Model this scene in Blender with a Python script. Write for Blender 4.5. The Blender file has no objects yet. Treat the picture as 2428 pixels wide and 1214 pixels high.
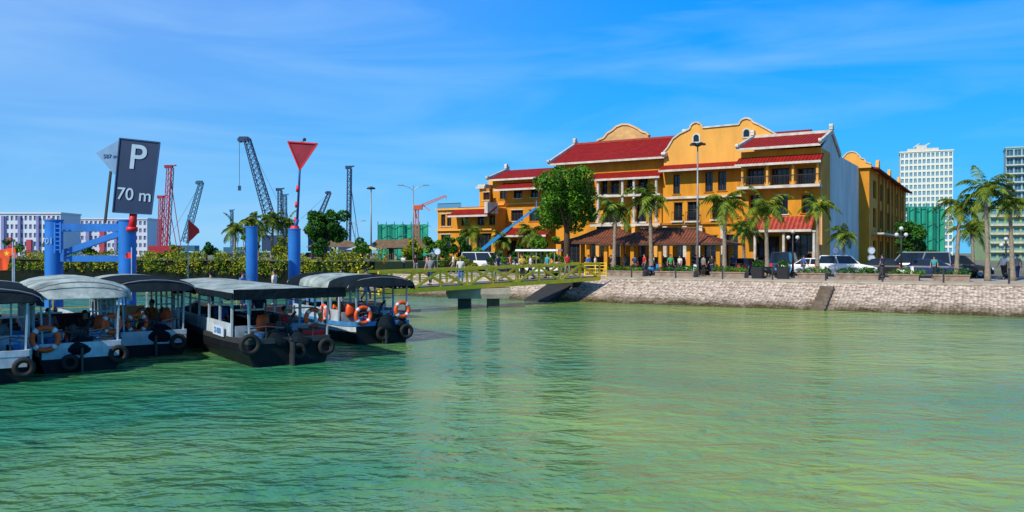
import bpy, math, random
import numpy as np
from mathutils import Vector, Matrix
random.seed(7); np.random.seed(7)
R=math.radians
SC=bpy.context.scene; COL=SC.collection
SC.view_settings.view_transform='Standard'; SC.view_settings.look='None'; SC.view_settings.exposure=0; SC.view_settings.gamma=1
F=1900.;H=3.4;HY=600.
TH=R(31); CT=math.cos(TH); ST=math.sin(TH)
CX,CY,GZ=30.8,78.0,1.55
def V(*a): return Vector(a)
def gx(px,Y): return (px-1214)/F*Y
def gz(py,Y): return H-(py-HY)/F*Y
def S(x,v,z=0): return V(CX+CT*x+ST*v, CY-ST*x+CT*v, z)
def lx(px,v):
    r=(px-1214)/F
    return -((CX+ST*v-r*(CY+CT*v))/(CT+r*ST))
def vs(px,x):
    r=(px-1214)/F
    return (r*(CY-ST*x)-CX-CT*x)/(ST-CT*r)
def yl(x,v): return CY-ST*x+CT*v
def zl(py,x,v): return gz(py,yl(x,v))-GZ
# ---------------------------------------------------------------- materials
MATS={}
def _n(nt,t): return nt.nodes.new('ShaderNode'+t)
def mat(name,col=None,rough=.6,var=.3,scale=2.,metal=0,bump=0,bscale=25,col2=None,spec=.5,stretch=1.):
    if name in MATS: return MATS[name]
    m=bpy.data.materials.new(name); m.use_nodes=True; nt=m.node_tree; b=nt.nodes['Principled BSDF']; L=nt.links.new
    tc=_n(nt,'TexCoord'); mp=_n(nt,'Mapping'); mp.inputs['Scale'].default_value=(1,1,stretch); L(tc.outputs['Object'],mp.inputs[0])
    n=_n(nt,'TexNoise'); n.inputs['Scale'].default_value=scale; n.inputs['Detail'].default_value=8; n.inputs['Roughness'].default_value=.6
    L(mp.outputs[0],n.inputs['Vector'])
    r=_n(nt,'ValToRGB'); e=r.color_ramp.elements; e[0].position=.32; e[1].position=.66
    c2=col2 or tuple(c*(1-var) for c in col)
    e[0].color=(*c2,1); e[1].color=(*col,1)
    L(n.outputs['Fac'],r.inputs['Fac']); L(r.outputs['Color'],b.inputs['Base Color'])
    b.inputs['Roughness'].default_value=rough; b.inputs['Metallic'].default_value=metal
    b.inputs['Specular IOR Level'].default_value=spec
    if bump:
        n2=_n(nt,'TexNoise'); n2.inputs['Scale'].default_value=bscale; L(tc.outputs['Object'],n2.inputs['Vector'])
        bp=_n(nt,'Bump'); bp.inputs['Strength'].default_value=bump; bp.inputs['Distance'].default_value=.05
        L(n2.outputs['Fac'],bp.inputs['Height']); L(bp.outputs['Normal'],b.inputs['Normal'])
    MATS[name]=m; return m
def roofmat(name,c1,c2,per=.32,axis=0):
    m=bpy.data.materials.new(name); m.use_nodes=True; nt=m.node_tree; b=nt.nodes['Principled BSDF']; L=nt.links.new
    tc=_n(nt,'TexCoord'); sp=_n(nt,'SeparateXYZ'); L(tc.outputs['Object'],sp.inputs[0])
    mu=_n(nt,'Math'); mu.operation='MULTIPLY'; mu.inputs[1].default_value=2*math.pi/per; L(sp.outputs[axis],mu.inputs[0])
    si=_n(nt,'Math'); si.operation='SINE'; L(mu.outputs[0],si.inputs[0])
    n=_n(nt,'TexNoise'); n.inputs['Scale'].default_value=1.6; n.inputs['Detail'].default_value=9; n.inputs['Roughness'].default_value=.7; L(tc.outputs['Object'],n.inputs['Vector'])
    ad=_n(nt,'Math'); ad.operation='MULTIPLY_ADD'; ad.inputs[1].default_value=.2; L(si.outputs[0],ad.inputs[0]); L(n.outputs['Fac'],ad.inputs[2])
    r=_n(nt,'ValToRGB'); e=r.color_ramp.elements; e[0].position=.25; e[1].position=.75; e[0].color=(*c2,1); e[1].color=(*c1,1)
    L(ad.outputs[0],r.inputs['Fac']); L(r.outputs['Color'],b.inputs['Base Color']); b.inputs['Roughness'].default_value=.8; b.inputs['Specular IOR Level'].default_value=.15
    bp=_n(nt,'Bump'); bp.inputs['Strength'].default_value=.8; bp.inputs['Distance'].default_value=.07; L(si.outputs[0],bp.inputs['Height']); L(bp.outputs['Normal'],b.inputs['Normal'])
    MATS[name]=m; return m
def leafmat(name,c1,c2,scale=.9):
    m=bpy.data.materials.new(name); m.use_nodes=True; nt=m.node_tree; b=nt.nodes['Principled BSDF']; L=nt.links.new
    tc=_n(nt,'TexCoord'); n=_n(nt,'TexNoise'); n.inputs['Scale'].default_value=scale; n.inputs['Detail'].default_value=3; L(tc.outputs['Object'],n.inputs['Vector'])
    g=_n(nt,'NewGeometry'); ad=_n(nt,'Math'); ad.operation='MULTIPLY_ADD'; ad.inputs[1].default_value=.35; L(g.outputs['Random Per Island'],ad.inputs[0]); L(n.outputs['Fac'],ad.inputs[2])
    r=_n(nt,'ValToRGB'); e=r.color_ramp.elements; e[0].position=.45; e[1].position=.85; e[0].color=(*c2,1); e[1].color=(*c1,1)
    L(ad.outputs[0],r.inputs['Fac']); L(r.outputs['Color'],b.inputs['Base Color']); b.inputs['Roughness'].default_value=.6
    b.inputs['Specular IOR Level'].default_value=.2
    MATS[name]=m; return m
YEL=mat('yellow_stucco',(.70,.285,.012),.85,.32,.9,bump=.15,bscale=6,stretch=.3)
YEL2=mat('pale_yellow_stucco',(.82,.40,.075),.85,.22,.7,stretch=.3)
YELD=mat('ochre_stucco',(.48,.19,.012),.85,.3,.8,stretch=.3)
WHT=mat('white_plaster',(.66,.62,.54),.7,.4,1.6)
GABW=mat('pale_gable_plaster',(.66,.68,.66),.85,.3,.5,stretch=.35)
RED=roofmat('red_roof_tiles',(.42,.016,.012),(.13,.010,.010))
BRN=roofmat('brown_shingle',(.27,.09,.045),(.10,.035,.02),.28)
GLS=mat('dark_glass',(.012,.022,.035),.08,.3,1.5)
GLB=mat('blue_glass',(.05,.13,.2),.1,.4,.8)
WOOD=mat('dark_wood',(.07,.035,.02),.6,.4,3)
BLK=mat('black_paint',(.012,.012,.014),.5,.3,3)
DGR=mat('dark_grey',(.035,.04,.045),.6,.3,3)
GRY=mat('grey_metal',(.28,.30,.32),.45,.2,2,metal=.3)
CON=mat('concrete',(.46,.40,.32),.85,.4,1.2,bump=.3)
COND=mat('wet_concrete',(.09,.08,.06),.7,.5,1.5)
BLU=mat('blue_pile_paint',(.02,.20,.68),.45,.45,1.2,bump=.15,stretch=.4)
NAVY=mat('navy_sign',(.008,.030,.095),.45,.3,1)
SGW=mat('sign_white',(.62,.72,.85),.5,.15,2)
LET=mat('letter_pale_blue',(.38,.52,.68),.5,.2,2)
SRED=mat('sign_red',(.75,.012,.02),.5,.15,2)
ORG=mat('orange_plastic',(.90,.10,.012),.5,.2,4)
YPT=mat('yellow_rail_paint',(.88,.60,.01),.5,.25,3)
WPT=mat('boat_white_paint',(.55,.66,.76),.5,.5,2.5,stretch=.5)
BPT=mat('boat_blue_paint',(.07,.28,.64),.45,.4,2.5)
HBLK=mat('black_hull',(.006,.009,.014),.6,.5,2,bump=.2,bscale=4,spec=.25)
TARP=mat('pale_tarp',(.42,.50,.48),.85,.55,1.6,bump=1,bscale=3,spec=.15,col2=(.13,.17,.17))
TARPD=mat('dark_tarp',(.009,.018,.026),.9,.5,2,bump=1,bscale=3,spec=.1)
LIME=mat('lime_paint',(.36,.75,.04),.5,.25,3)
RUB=mat('tyre_rubber',(.012,.012,.013),.8,.3,5)
NET=mat('green_net',(.012,.40,.26),.8,.45,.6,stretch=.4)
LEAF=leafmat('leaf_green',(.11,.27,.012),(.008,.05,.005))
LEAFD=leafmat('leaf_dark',(.05,.18,.012),(.004,.028,.005))
LEAFY=leafmat('leaf_yellow_green',(.40,.38,.015),(.03,.12,.006),.7)
PALM=leafmat('palm_leaf',(.19,.25,.015),(.012,.06,.010),.8)
TRK=mat('palm_trunk',(.32,.26,.19),.85,.45,5)
BARK=mat('bark',(.09,.06,.04),.9,.4,6)
SKIN=mat('skin_tone',(.48,.25,.15),.6,.15,5)
HAIR=mat('black_hair',(.012,.009,.008),.5,.2,8)
# ---------------------------------------------------------------- mesh builder
class MB:
    def __init__(s): s.v=[];s.f=[];s.mi=[];s.m=0
    def add(s,vs_,fs):
        o=len(s.v); s.v+=[tuple(p) for p in vs_]; s.f+=[tuple(i+o for i in f) for f in fs]; s.mi+=[s.m]*len(fs)
    BF=[(0,3,2,1),(4,5,6,7),(0,1,5,4),(1,2,6,5),(2,3,7,6),(3,0,4,7)]
    def box(s,a,b):
        x0,y0,z0=a;x1,y1,z1=b
        s.add([(x0,y0,z0),(x1,y0,z0),(x1,y1,z0),(x0,y1,z0),(x0,y0,z1),(x1,y0,z1),(x1,y1,z1),(x0,y1,z1)],s.BF)
    def cbox(s,c,d,rz=0,top=1.):
        hx,hy,hz=d[0]/2,d[1]/2,d[2]/2; c_,s_=math.cos(rz),math.sin(rz); P=[]
        for z,k in ((-hz,1),(hz,top)):
            for x,y in ((-hx,-hy),(hx,-hy),(hx,hy),(-hx,hy)):
                x*=k;y*=k; P.append((c[0]+c_*x-s_*y,c[1]+s_*x+c_*y,c[2]+z))
        s.add(P,s.BF)
    def fbox(s,fn,s0,s1,t0,t1,d0,d1):
        s.add([fn(s0,t0,d0),fn(s1,t0,d0),fn(s1,t0,d1),fn(s0,t0,d1),fn(s0,t1,d0),fn(s1,t1,d0),fn(s1,t1,d1),fn(s0,t1,d1)],s.BF)
    def ring(s,p,ax,r,n):
        ax=ax.normalized(); u=ax.cross(V(0,0,1))
        if u.length<.05: u=V(1,0,0)
        u.normalize(); w=ax.cross(u)
        return [p+u*math.cos(2*math.pi*i/n)*r+w*math.sin(2*math.pi*i/n)*r for i in range(n)]
    def loft(s,rings,closed=True,cap=True):
        n=len(rings[0]); P=[p for r in rings for p in r]; fs=[]
        for k in range(len(rings)-1):
            for i in range(n if closed else n-1):
                j=(i+1)%n; fs.append((k*n+i,k*n+j,(k+1)*n+j,(k+1)*n+i))
        if cap: fs+= [tuple(range(n-1,-1,-1)),tuple(range((len(rings)-1)*n,len(rings)*n))]
        s.add(P,fs)
    def cyl(s,p,q,r,r2=None,n=10,cap=True):
        p=V(*p);q=V(*q); d=q-p; r2=r if r2 is None else r2
        s.loft([s.ring(p,d,r,n),s.ring(q,d,r2,n)],True,cap)
    def tube(s,pts,r,n=6,r2=None):
        pts=[V(*p) for p in pts]; R_=[]
        for i,p in enumerate(pts):
            d=pts[min(i+1,len(pts)-1)]-pts[max(i-1,0)]
            rr=r if r2 is None else r+(r2-r)*i/(len(pts)-1)
            R_.append(s.ring(p,d,rr,n))
        s.loft(R_)
    def bar(s,p,q,w,h=None):
        p=V(*p);q=V(*q);h=h or w; d=(q-p).normalized(); u=d.cross(V(0,0,1))
        if u.length<.05: u=V(1,0,0)
        u.normalize(); k=u.cross(d)
        f=lambda c:[c-u*w/2-k*h/2,c+u*w/2-k*h/2,c+u*w/2+k*h/2,c-u*w/2+k*h/2]
        s.add(f(p)+f(q),s.BF)
    def sphere(s,c,r,nu=12,nv=8):
        if not hasattr(r,'__len__'): r=(r,r,r)
        P=[];fs=[]
        for j in range(nv+1):
            t=math.pi*j/nv
            for i in range(nu):
                a=2*math.pi*i/nu; P.append((c[0]+r[0]*math.sin(t)*math.cos(a),c[1]+r[1]*math.sin(t)*math.sin(a),c[2]+r[2]*math.cos(t)))
        for j in range(nv):
            for i in range(nu):
                k=(i+1)%nu; fs.append((j*nu+i,(j+1)*nu+i,(j+1)*nu+k,j*nu+k))
        s.add(P,fs)
    def torus(s,c,Rr,r,n=24,m=8,a0=0,a1=2*math.pi,ax='y'):
        full=abs(a1-a0-2*math.pi)<1e-6; N=n if full else n+1; rings=[]
        for i in range(N):
            a=a0+(a1-a0)*i/n; rg=[]
            for j in range(m):
                b=2*math.pi*j/m; q=Rr+r*math.cos(b); x=q*math.cos(a); z=q*math.sin(a); y=r*math.sin(b)
                if ax=='y': p=(c[0]+x,c[1]+y,c[2]+z)
                elif ax=='x': p=(c[0]+y,c[1]+x,c[2]+z)
                else: p=(c[0]+x,c[1]+z,c[2]+y)
                rg.append(p)
            rings.append(rg)
        if full: rings.append(rings[0])
        s.loft(rings,True,not full)
    def prism(s,poly,fn,d0,d1):
        n=len(poly); P=[fn(a,b,d0) for a,b in poly]+[fn(a,b,d1) for a,b in poly]
        fs=[tuple(range(n)),tuple(range(2*n-1,n-1,-1))]+[(i,(i+1)%n,n+(i+1)%n,n+i) for i in range(n)]
        s.add(P,fs)
    def lathe(s,c,prof,n=14):
        s.loft([[ (c[0]+r*math.cos(2*math.pi*i/n),c[1]+r*math.sin(2*math.pi*i/n),c[2]+z) for i in range(n)] for r,z in prof])
    def wall(s,fn,W,Hh,ops,dep,s0=0,t0=0):
        xs=sorted(set([s0,W]+[a for o in ops for a in o[:2]])); zs=sorted(set([t0,Hh]+[a for o in ops for a in o[2:4]]))
        for i in range(len(xs)-1):
            for j in range(len(zs)-1):
                cx=(xs[i]+xs[i+1])/2; cz=(zs[j]+zs[j+1])/2
                if any(o[0]<cx<o[1] and o[2]<cz<o[3] for o in ops): continue
                s.add([fn(xs[i],zs[j],0),fn(xs[i+1],zs[j],0),fn(xs[i+1],zs[j+1],0),fn(xs[i],zs[j+1],0)],[(0,1,2,3)])
        for a,b,c,d in [o[:4] for o in ops]:
            for p,q in (((a,c),(b,c)),((b,c),(b,d)),((b,d),(a,d)),((a,d),(a,c))):
                s.add([fn(p[0],p[1],0),fn(q[0],q[1],0),fn(q[0],q[1],dep),fn(p[0],p[1],dep)],[(0,1,2,3)])
    def build(s,name,mats,parent=None,smooth=False,loc=None):
        me=bpy.data.meshes.new(name); me.from_pydata(s.v,[],s.f)
        if not isinstance(mats,(list,tuple)): mats=[mats]
        for m in mats: me.materials.append(m)
        me.polygons.foreach_set('material_index',s.mi)
        if smooth: me.polygons.foreach_set('use_smooth',[True]*len(s.f))
        me.update()
        o=bpy.data.objects.new(name,me); COL.objects.link(o)
        if parent is not None: o.parent=parent
        if loc is not None: o.location=loc
        return o
def tag(o,label=None,cat=None,group=None,kind=None):
    if label: o['label']=label
    if cat: o['category']=cat
    if group: o['group']=group
    if kind: o['kind']=kind
    return o
def empty(name,loc,rz=0,label=None,cat=None,group=None,sc=1):
    o=bpy.data.objects.new(name,None); COL.objects.link(o); o.location=loc; o.rotation_euler=(0,0,rz); o.scale=(sc,sc,sc)
    o.empty_display_size=.1
    return tag(o,label,cat,group)
def copy_tree(o,parent=None):
    c=o.copy(); COL.objects.link(c)
    if parent is not None: c.parent=parent
    for ch in list(o.children): copy_tree(ch,c)
    return c
def set_col(o,m):
    o.material_slots[0].link='OBJECT'; o.material_slots[0].material=m
def text(body,size,m,parent,loc,rot,ext=.008,off=.006):
    cu=bpy.data.curves.new('t','FONT'); cu.body=body; cu.size=size; cu.extrude=ext; cu.align_x='CENTER'; cu.align_y='CENTER'; cu.offset=size*off
    t=bpy.data.objects.new('t',cu); COL.objects.link(t)
    bpy.context.view_layer.update()
    me=bpy.data.meshes.new_from_object(t.evaluated_get(bpy.context.evaluated_depsgraph_get()))
    bpy.data.objects.remove(t); me.materials.clear(); me.materials.append(m)
    o=bpy.data.objects.new('lettering',me); COL.objects.link(o); o.parent=parent; o.location=loc; o.rotation_euler=rot
    return o
ORD=['first','second','third','fourth','fifth','sixth','seventh','eighth','ninth','tenth','eleventh','twelfth','thirteenth','fourteenth','fifteenth','sixteenth','seventeenth','eighteenth']
# ---------------------------------------------------------------- world, sun, camera
w=bpy.data.worlds.new('World'); SC.world=w; w.use_nodes=True; nt=w.node_tree; L=nt.links.new
bg=nt.nodes['Background']; bg.inputs['Strength'].default_value=.1
SD=V(-.68,-.73,0).normalized(); EL=R(42)
sky=_n(nt,'TexSky'); sky.sky_type='NISHITA'; sky.sun_disc=False; sky.sun_elevation=EL; sky.sun_rotation=math.atan2(SD.x,SD.y)
tc=_n(nt,'TexCoord'); sp=_n(nt,'SeparateXYZ'); L(tc.outputs['Generated'],sp.inputs[0])
def ramp(stops):
    r=_n(nt,'ValToRGB'); e=r.color_ramp.elements
    e[0].position=stops[0][0]; e[0].color=(*stops[0][1],1); e[1].position=stops[-1][0]; e[1].color=(*stops[-1][1],1)
    for p,c in stops[1:-1]:
        k=e.new(p); k.color=(*c,1)
    return r
rr=ramp([(0,(.12,.56,.95)),(.08,(.05,.50,1.0)),(.18,(.010,.40,1.0)),(.30,(.0,.31,1.0)),(.6,(.02,.20,.62)),(1,(.02,.14,.42))])
rl=ramp([(0,(.26,.60,.90)),(.08,(.15,.49,.93)),(.18,(.14,.42,.92)),(.30,(.18,.40,.90)),(.6,(.06,.22,.62)),(1,(.02,.14,.42))])
L(sp.outputs[2],rr.inputs[0]); L(sp.outputs[2],rl.inputs[0])
mr=_n(nt,'MapRange'); mr.inputs[1].default_value=-.6; mr.inputs[2].default_value=.25; L(sp.outputs[0],mr.inputs[0]); mr.interpolation_type='SMOOTHSTEP'
mx=_n(nt,'MixRGB'); L(mr.outputs[0],mx.inputs[0]); L(rl.outputs[0],mx.inputs[1]); L(rr.outputs[0],mx.inputs[2])
mp=_n(nt,'Mapping'); mp.inputs['Scale'].default_value=(1.2,1.2,8); mp.inputs['Rotation'].default_value=(0,R(-7),0); mp.inputs['Location'].default_value=(3.3,.4,1.2); L(tc.outputs['Generated'],mp.inputs[0])
cn=_n(nt,'TexNoise'); cn.inputs['Scale'].default_value=1.8; cn.inputs['Detail'].default_value=7; cn.inputs['Roughness'].default_value=.5; cn.inputs['Distortion'].default_value=.5; L(mp.outputs[0],cn.inputs[0])
cr=ramp([(0,(0,0,0)),(.44,(0,0,0)),(.75,(.42,.42,.42)),(1,(.6,.6,.6))]); L(cn.outputs['Fac'],cr.inputs[0])
mc=_n(nt,'MixRGB'); L(cr.outputs[0],mc.inputs[0]); L(mx.outputs[0],mc.inputs[1]); mc.inputs[2].default_value=(.45,.72,1.0,1)
sc_=_n(nt,'VectorMath'); sc_.operation='SCALE'; sc_.inputs['Scale'].default_value=10.6; L(mc.outputs[0],sc_.inputs[0])
mm=_n(nt,'MixRGB'); mm.inputs[0].default_value=.95; L(sky.outputs[0],mm.inputs[1]); L(sc_.outputs[0],mm.inputs[2])
L(mm.outputs[0],bg.inputs['Color'])
sun=bpy.data.lights.new('sun','SUN'); sun.energy=4.7; sun.angle=R(.5); sun.color=(1,.92,.76)
so=bpy.data.objects.new('sun',sun); COL.objects.link(so)
d=V(SD.x*math.cos(EL),SD.y*math.cos(EL),math.sin(EL)); so.rotation_euler=d.to_track_quat('Z','Y').to_euler(); so.location=(0,-20,50)
cam=bpy.data.cameras.new('camera'); cam.lens=36*F/2428; cam.clip_end=12000; cam.clip_start=.1
co=bpy.data.objects.new('camera',cam); COL.objects.link(co); co.location=(0,0,H); co.rotation_euler=(R(90-.21),0,0); SC.camera=co
# ---------------------------------------------------------------- water and ground
def watermat():
    m=bpy.data.materials.new('harbour_water'); m.use_nodes=True; nt=m.node_tree; b=nt.nodes['Principled BSDF']; L=nt.links.new
    tc=_n(nt,'TexCoord'); H_=None
    for sc,stx,sty,wt,ro in ((.14,1,1.4,.35,-20),(.5,.9,1.4,.60,-18),(1.25,.85,1.4,.36,10),(3.0,.9,1.3,.13,-14),(8,.9,1.2,.03,8)):
        mp=_n(nt,'Mapping'); mp.inputs['Scale'].default_value=(stx,sty,1); mp.inputs['Rotation'].default_value=(0,0,R(ro)); L(tc.outputs['Object'],mp.inputs[0])
        n=_n(nt,'TexNoise'); n.inputs['Scale'].default_value=sc; n.inputs['Detail'].default_value=2.5; n.inputs['Distortion'].default_value=.8; L(mp.outputs[0],n.inputs[0])
        mu=_n(nt,'Math'); mu.operation='MULTIPLY_ADD'; mu.inputs[1].default_value=wt; L(n.outputs['Fac'],mu.inputs[0])
        if H_: L(H_,mu.inputs[2])
        else: mu.inputs[2].default_value=0
        H_=mu.outputs[0]
    bp=_n(nt,'Bump'); bp.inputs['Strength'].default_value=1; bp.inputs['Distance'].default_value=.42; L(H_,bp.inputs['Height']); L(bp.outputs['Normal'],b.inputs['Normal'])
    n=_n(nt,'TexNoise'); n.inputs['Scale'].default_value=.09; n.inputs['Detail'].default_value=4; L(tc.outputs['Object'],n.inputs[0])
    sp=_n(nt,'SeparateXYZ'); L(tc.outputs['Object'],sp.inputs[0])
    mr=_n(nt,'MapRange'); mr.inputs[1].default_value=-12; mr.inputs[2].default_value=9; mr.inputs[3].default_value=-.20; mr.inputs[4].default_value=.08; L(sp.outputs[0],mr.inputs[0])
    ad=_n(nt,'Math'); L(mr.outputs[0],ad.inputs[0]); L(n.outputs['Fac'],ad.inputs[1])
    r=_n(nt,'ValToRGB'); e=r.color_ramp.elements; e[0].position=.28; e[1].position=.68; e[0].color=(.022,.19,.09,1); e[1].color=(.27,.38,.07,1)
    L(ad.outputs[0],r.inputs[0]); L(r.outputs[0],b.inputs['Base Color'])
    b.inputs['Roughness'].default_value=.08; b.inputs['IOR'].default_value=1.36
    return m
b=MB(); b.add([(-4000,-60,0),(4000,-60,0),(4000,6000,0),(-4000,6000,0)],[(0,1,2,3)])
tag(b.build('water',watermat()),'green harbour water with small ripples','water',kind='structure')
PAVE=mat('promenade_paving',(.45,.38,.30),.85,.3,.8); ASPH=mat('asphalt',(.06,.06,.062),.9,.3,.6)
TOPV=-28.6
def strip(name,m,x0,x1,v0,v1,z,**k):
    b=MB(); b.add([S(x0,v0,z),S(x1,v0,z),S(x1,v1,z),S(x0,v1,z)],[(0,1,2,3)]); return tag(b.build(name,m),**k)
strip('ground',mat('ground_soil',(.20,.19,.12),.95,.4,.05),-4000,4000,TOPV+.4,6000,GZ-.01,kind='structure')
strip('promenade',PAVE,-30,70,TOPV+.5,-14.15,GZ,kind='structure')
strip('road',ASPH,-60,80,-14,-4.2-1.8,GZ-.002,kind='structure')
b=MB()
for x in range(-50,70,2):
    b.add([S(x,-10.2,GZ+.003),S(x+1,-10.2,GZ+.003),S(x+1,-10.05,GZ+.003),S(x,-10.05,GZ+.003)],[(0,1,2,3)])
tag(b.build('road_marking',mat('road_paint',(.7,.7,.66),.7,.2,3)),kind='structure')
def swmat():
    m=bpy.data.materials.new('seawall_blocks'); m.use_nodes=True; nt=m.node_tree; b=nt.nodes['Principled BSDF']; L=nt.links.new
    tc=_n(nt,'TexCoord'); sp=_n(nt,'SeparateXYZ'); L(tc.outputs['Object'],sp.inputs[0])
    vo=_n(nt,'TexVoronoi'); vo.inputs['Scale'].default_value=5.2; vo.inputs['Randomness'].default_value=.55; L(tc.outputs['Object'],vo.inputs['Vector'])
    c1=_n(nt,'ValToRGB'); e=c1.color_ramp.elements; e[0].color=(.66,.56,.46,1); e[1].color=(.44,.35,.28,1); e[0].position=.1; e[1].position=.95
    s2=_n(nt,'SeparateColor'); L(vo.outputs['Color'],s2.inputs[0]); L(s2.outputs[0],c1.inputs[0])
    er=_n(nt,'ValToRGB'); e=er.color_ramp.elements; e[0].position=.35; e[1].position=.75; e[0].color=(1,1,1,1); e[1].color=(.42,.35,.30,1); L(vo.outputs['Distance'],er.inputs[0])
    m1=_n(nt,'MixRGB'); m1.blend_type='MULTIPLY'; m1.inputs[0].default_value=1; L(c1.outputs[0],m1.inputs[1]); L(er.outputs[0],m1.inputs[2])
    n=_n(nt,'TexNoise'); n.inputs['Scale'].default_value=1.0; n.inputs['Detail'].default_value=6; L(tc.outputs['Object'],n.inputs[0])
    ad=_n(nt,'Math'); ad.operation='MULTIPLY_ADD'; ad.inputs[1].default_value=.7; L(n.outputs['Fac'],ad.inputs[0]); L(sp.outputs[2],ad.inputs[2])
    r=_n(nt,'ValToRGB'); e=r.color_ramp.elements; e[0].position=.42; e[1].position=.95; e[0].color=(.16,.15,.07,1); e[1].color=(1,1,1,1); L(ad.outputs[0],r.inputs[0])
    mu=_n(nt,'MixRGB'); mu.blend_type='MULTIPLY'; mu.inputs[0].default_value=1; L(m1.outputs[0],mu.inputs[1]); L(r.outputs[0],mu.inputs[2]); L(mu.outputs[0],b.inputs['Base Color'])
    b.inputs['Roughness'].default_value=.85; b.inputs['Specular IOR Level'].default_value=.2
    bp=_n(nt,'Bump'); bp.inputs['Strength'].default_value=.5; bp.inputs['Distance'].default_value=.06; bp.invert=True; L(vo.outputs['Distance'],bp.inputs['Height']); L(bp.outputs['Normal'],b.inputs['Normal'])
    return m
sw=empty('seawall',S(0,TOPV,0),-TH,'sloping seawall of pale rough stones along the promenade','seawall')
b=MB()
xa,xb=-31.5,60
prof=[(-5.4,-.9),(-3.9,0),(0,1.5),(.3,1.5),(.3,-1)]
b.add([(xa,p[0],p[1]) for p in prof]+[(xb,p[0],p[1]) for p in prof],[(0,1,6,5),(1,2,7,6),(2,3,8,7),(0,5,9,4),(4,3,2,1,0),(5,6,7,8,9)])
b.build('stone_slope',swmat(),sw)
b=MB(); b.box((xa,-.05,1.5),(xb,.48,1.62)); b.build('coping',CON,sw)
xs_=lx(1955,TOPV-2)
st=empty('concrete_steps',S(xs_,TOPV,0),-TH,'narrow dark steps going down the sloping seawall to the water','steps')
STEP=mat('step_stone',(.20,.15,.11),.8,.6,2)
for i in range(7):
    b=MB(); b.box((-.40,-.5*(i+1)-.9,-.4-.01*i),(.40,-.5*i-.905,1.33-.2*i)); b.build('tread',STEP,st)
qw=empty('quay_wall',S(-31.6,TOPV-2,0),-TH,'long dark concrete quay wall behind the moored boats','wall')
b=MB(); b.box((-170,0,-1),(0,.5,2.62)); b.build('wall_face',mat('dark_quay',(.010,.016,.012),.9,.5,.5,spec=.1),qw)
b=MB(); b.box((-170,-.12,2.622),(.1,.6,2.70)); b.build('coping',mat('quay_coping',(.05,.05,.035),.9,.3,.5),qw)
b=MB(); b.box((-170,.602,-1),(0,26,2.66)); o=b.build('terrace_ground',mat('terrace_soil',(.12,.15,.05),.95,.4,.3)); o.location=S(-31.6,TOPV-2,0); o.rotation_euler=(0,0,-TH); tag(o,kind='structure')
# ---------------------------------------------------------------- vegetation
def leafcloud(blobs,n,size):
    P=[]
    ws=np.array([ (r[0]*r[1]*r[2])**.75 for c,r in blobs]); ws/=ws.sum(); cnt=(ws*n).astype(int)
    for (c,r),k in zip(blobs,cnt):
        d=np.random.normal(size=(k,3)); d/=np.linalg.norm(d,axis=1)[:,None]
        rad=np.random.uniform(.5,1.06,(k,1))**.6
        P.append(np.array(c)+d*rad*np.array(r))
    P=np.concatenate(P); k=len(P)
    a=np.random.normal(size=(k,3)); a/=np.linalg.norm(a,axis=1)[:,None]
    q=np.random.normal(size=(k,3)); q-=a*(a*q).sum(1)[:,None]; q/=np.linalg.norm(q,axis=1)[:,None]
    s=size*np.random.uniform(.5,1.3,(k,1)); a*=s; q*=s*.5
    vv=np.stack([P-a,P+q*.9,P+a,P-q*.9],1).reshape(-1,3)
    return vv,k
def leafobj(name,blobs,n,size,m,parent=None):
    vv,k=leafcloud(blobs,n,size); me=bpy.data.meshes.new(name)
    me.from_pydata(vv.tolist(),[],[(4*i,4*i+1,4*i+2,4*i+3) for i in range(k)]); me.materials.append(m)
    o=bpy.data.objects.new(name,me); COL.objects.link(o)
    if parent is not None: o.parent=parent
    return o
def tree(name,loc,h,cr,ch,m,n,size,label,cat='tree',group=None,nb=14,seed=1):
    rnd=random.Random(seed); root=empty(name,loc,rnd.uniform(0,6),label,cat,group)
    zc=h-ch/2; bl=[]
    for i in range(nb):
        a=rnd.uniform(0,6.28); rr=cr*.66*math.sqrt(rnd.random()); zz=zc+rnd.uniform(-.38,.38)*ch
        k=rnd.uniform(.20,.42)*(1-.35*abs(zz-zc)/(ch/2))
        bl.append(((rr*math.cos(a),rr*math.sin(a),zz),(cr*k,cr*k,ch*k*.5)))
    leafobj('crown',bl,n,size,m,root)
    b=MB(); r0=h*.03+.05
    b.tube([(0,0,-.1),(.05,.03,zc*.5),(0,.1,zc)],r0,8,r0*.5)
    for c,r in bl[:7]: b.tube([(0,.05,zc*.55),(c[0]*.5,c[1]*.5,zc*.8+c[2]*.1),c],r0*.5,5,.02)
    b.build('trunk',BARK,root,True)
    return root
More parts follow.
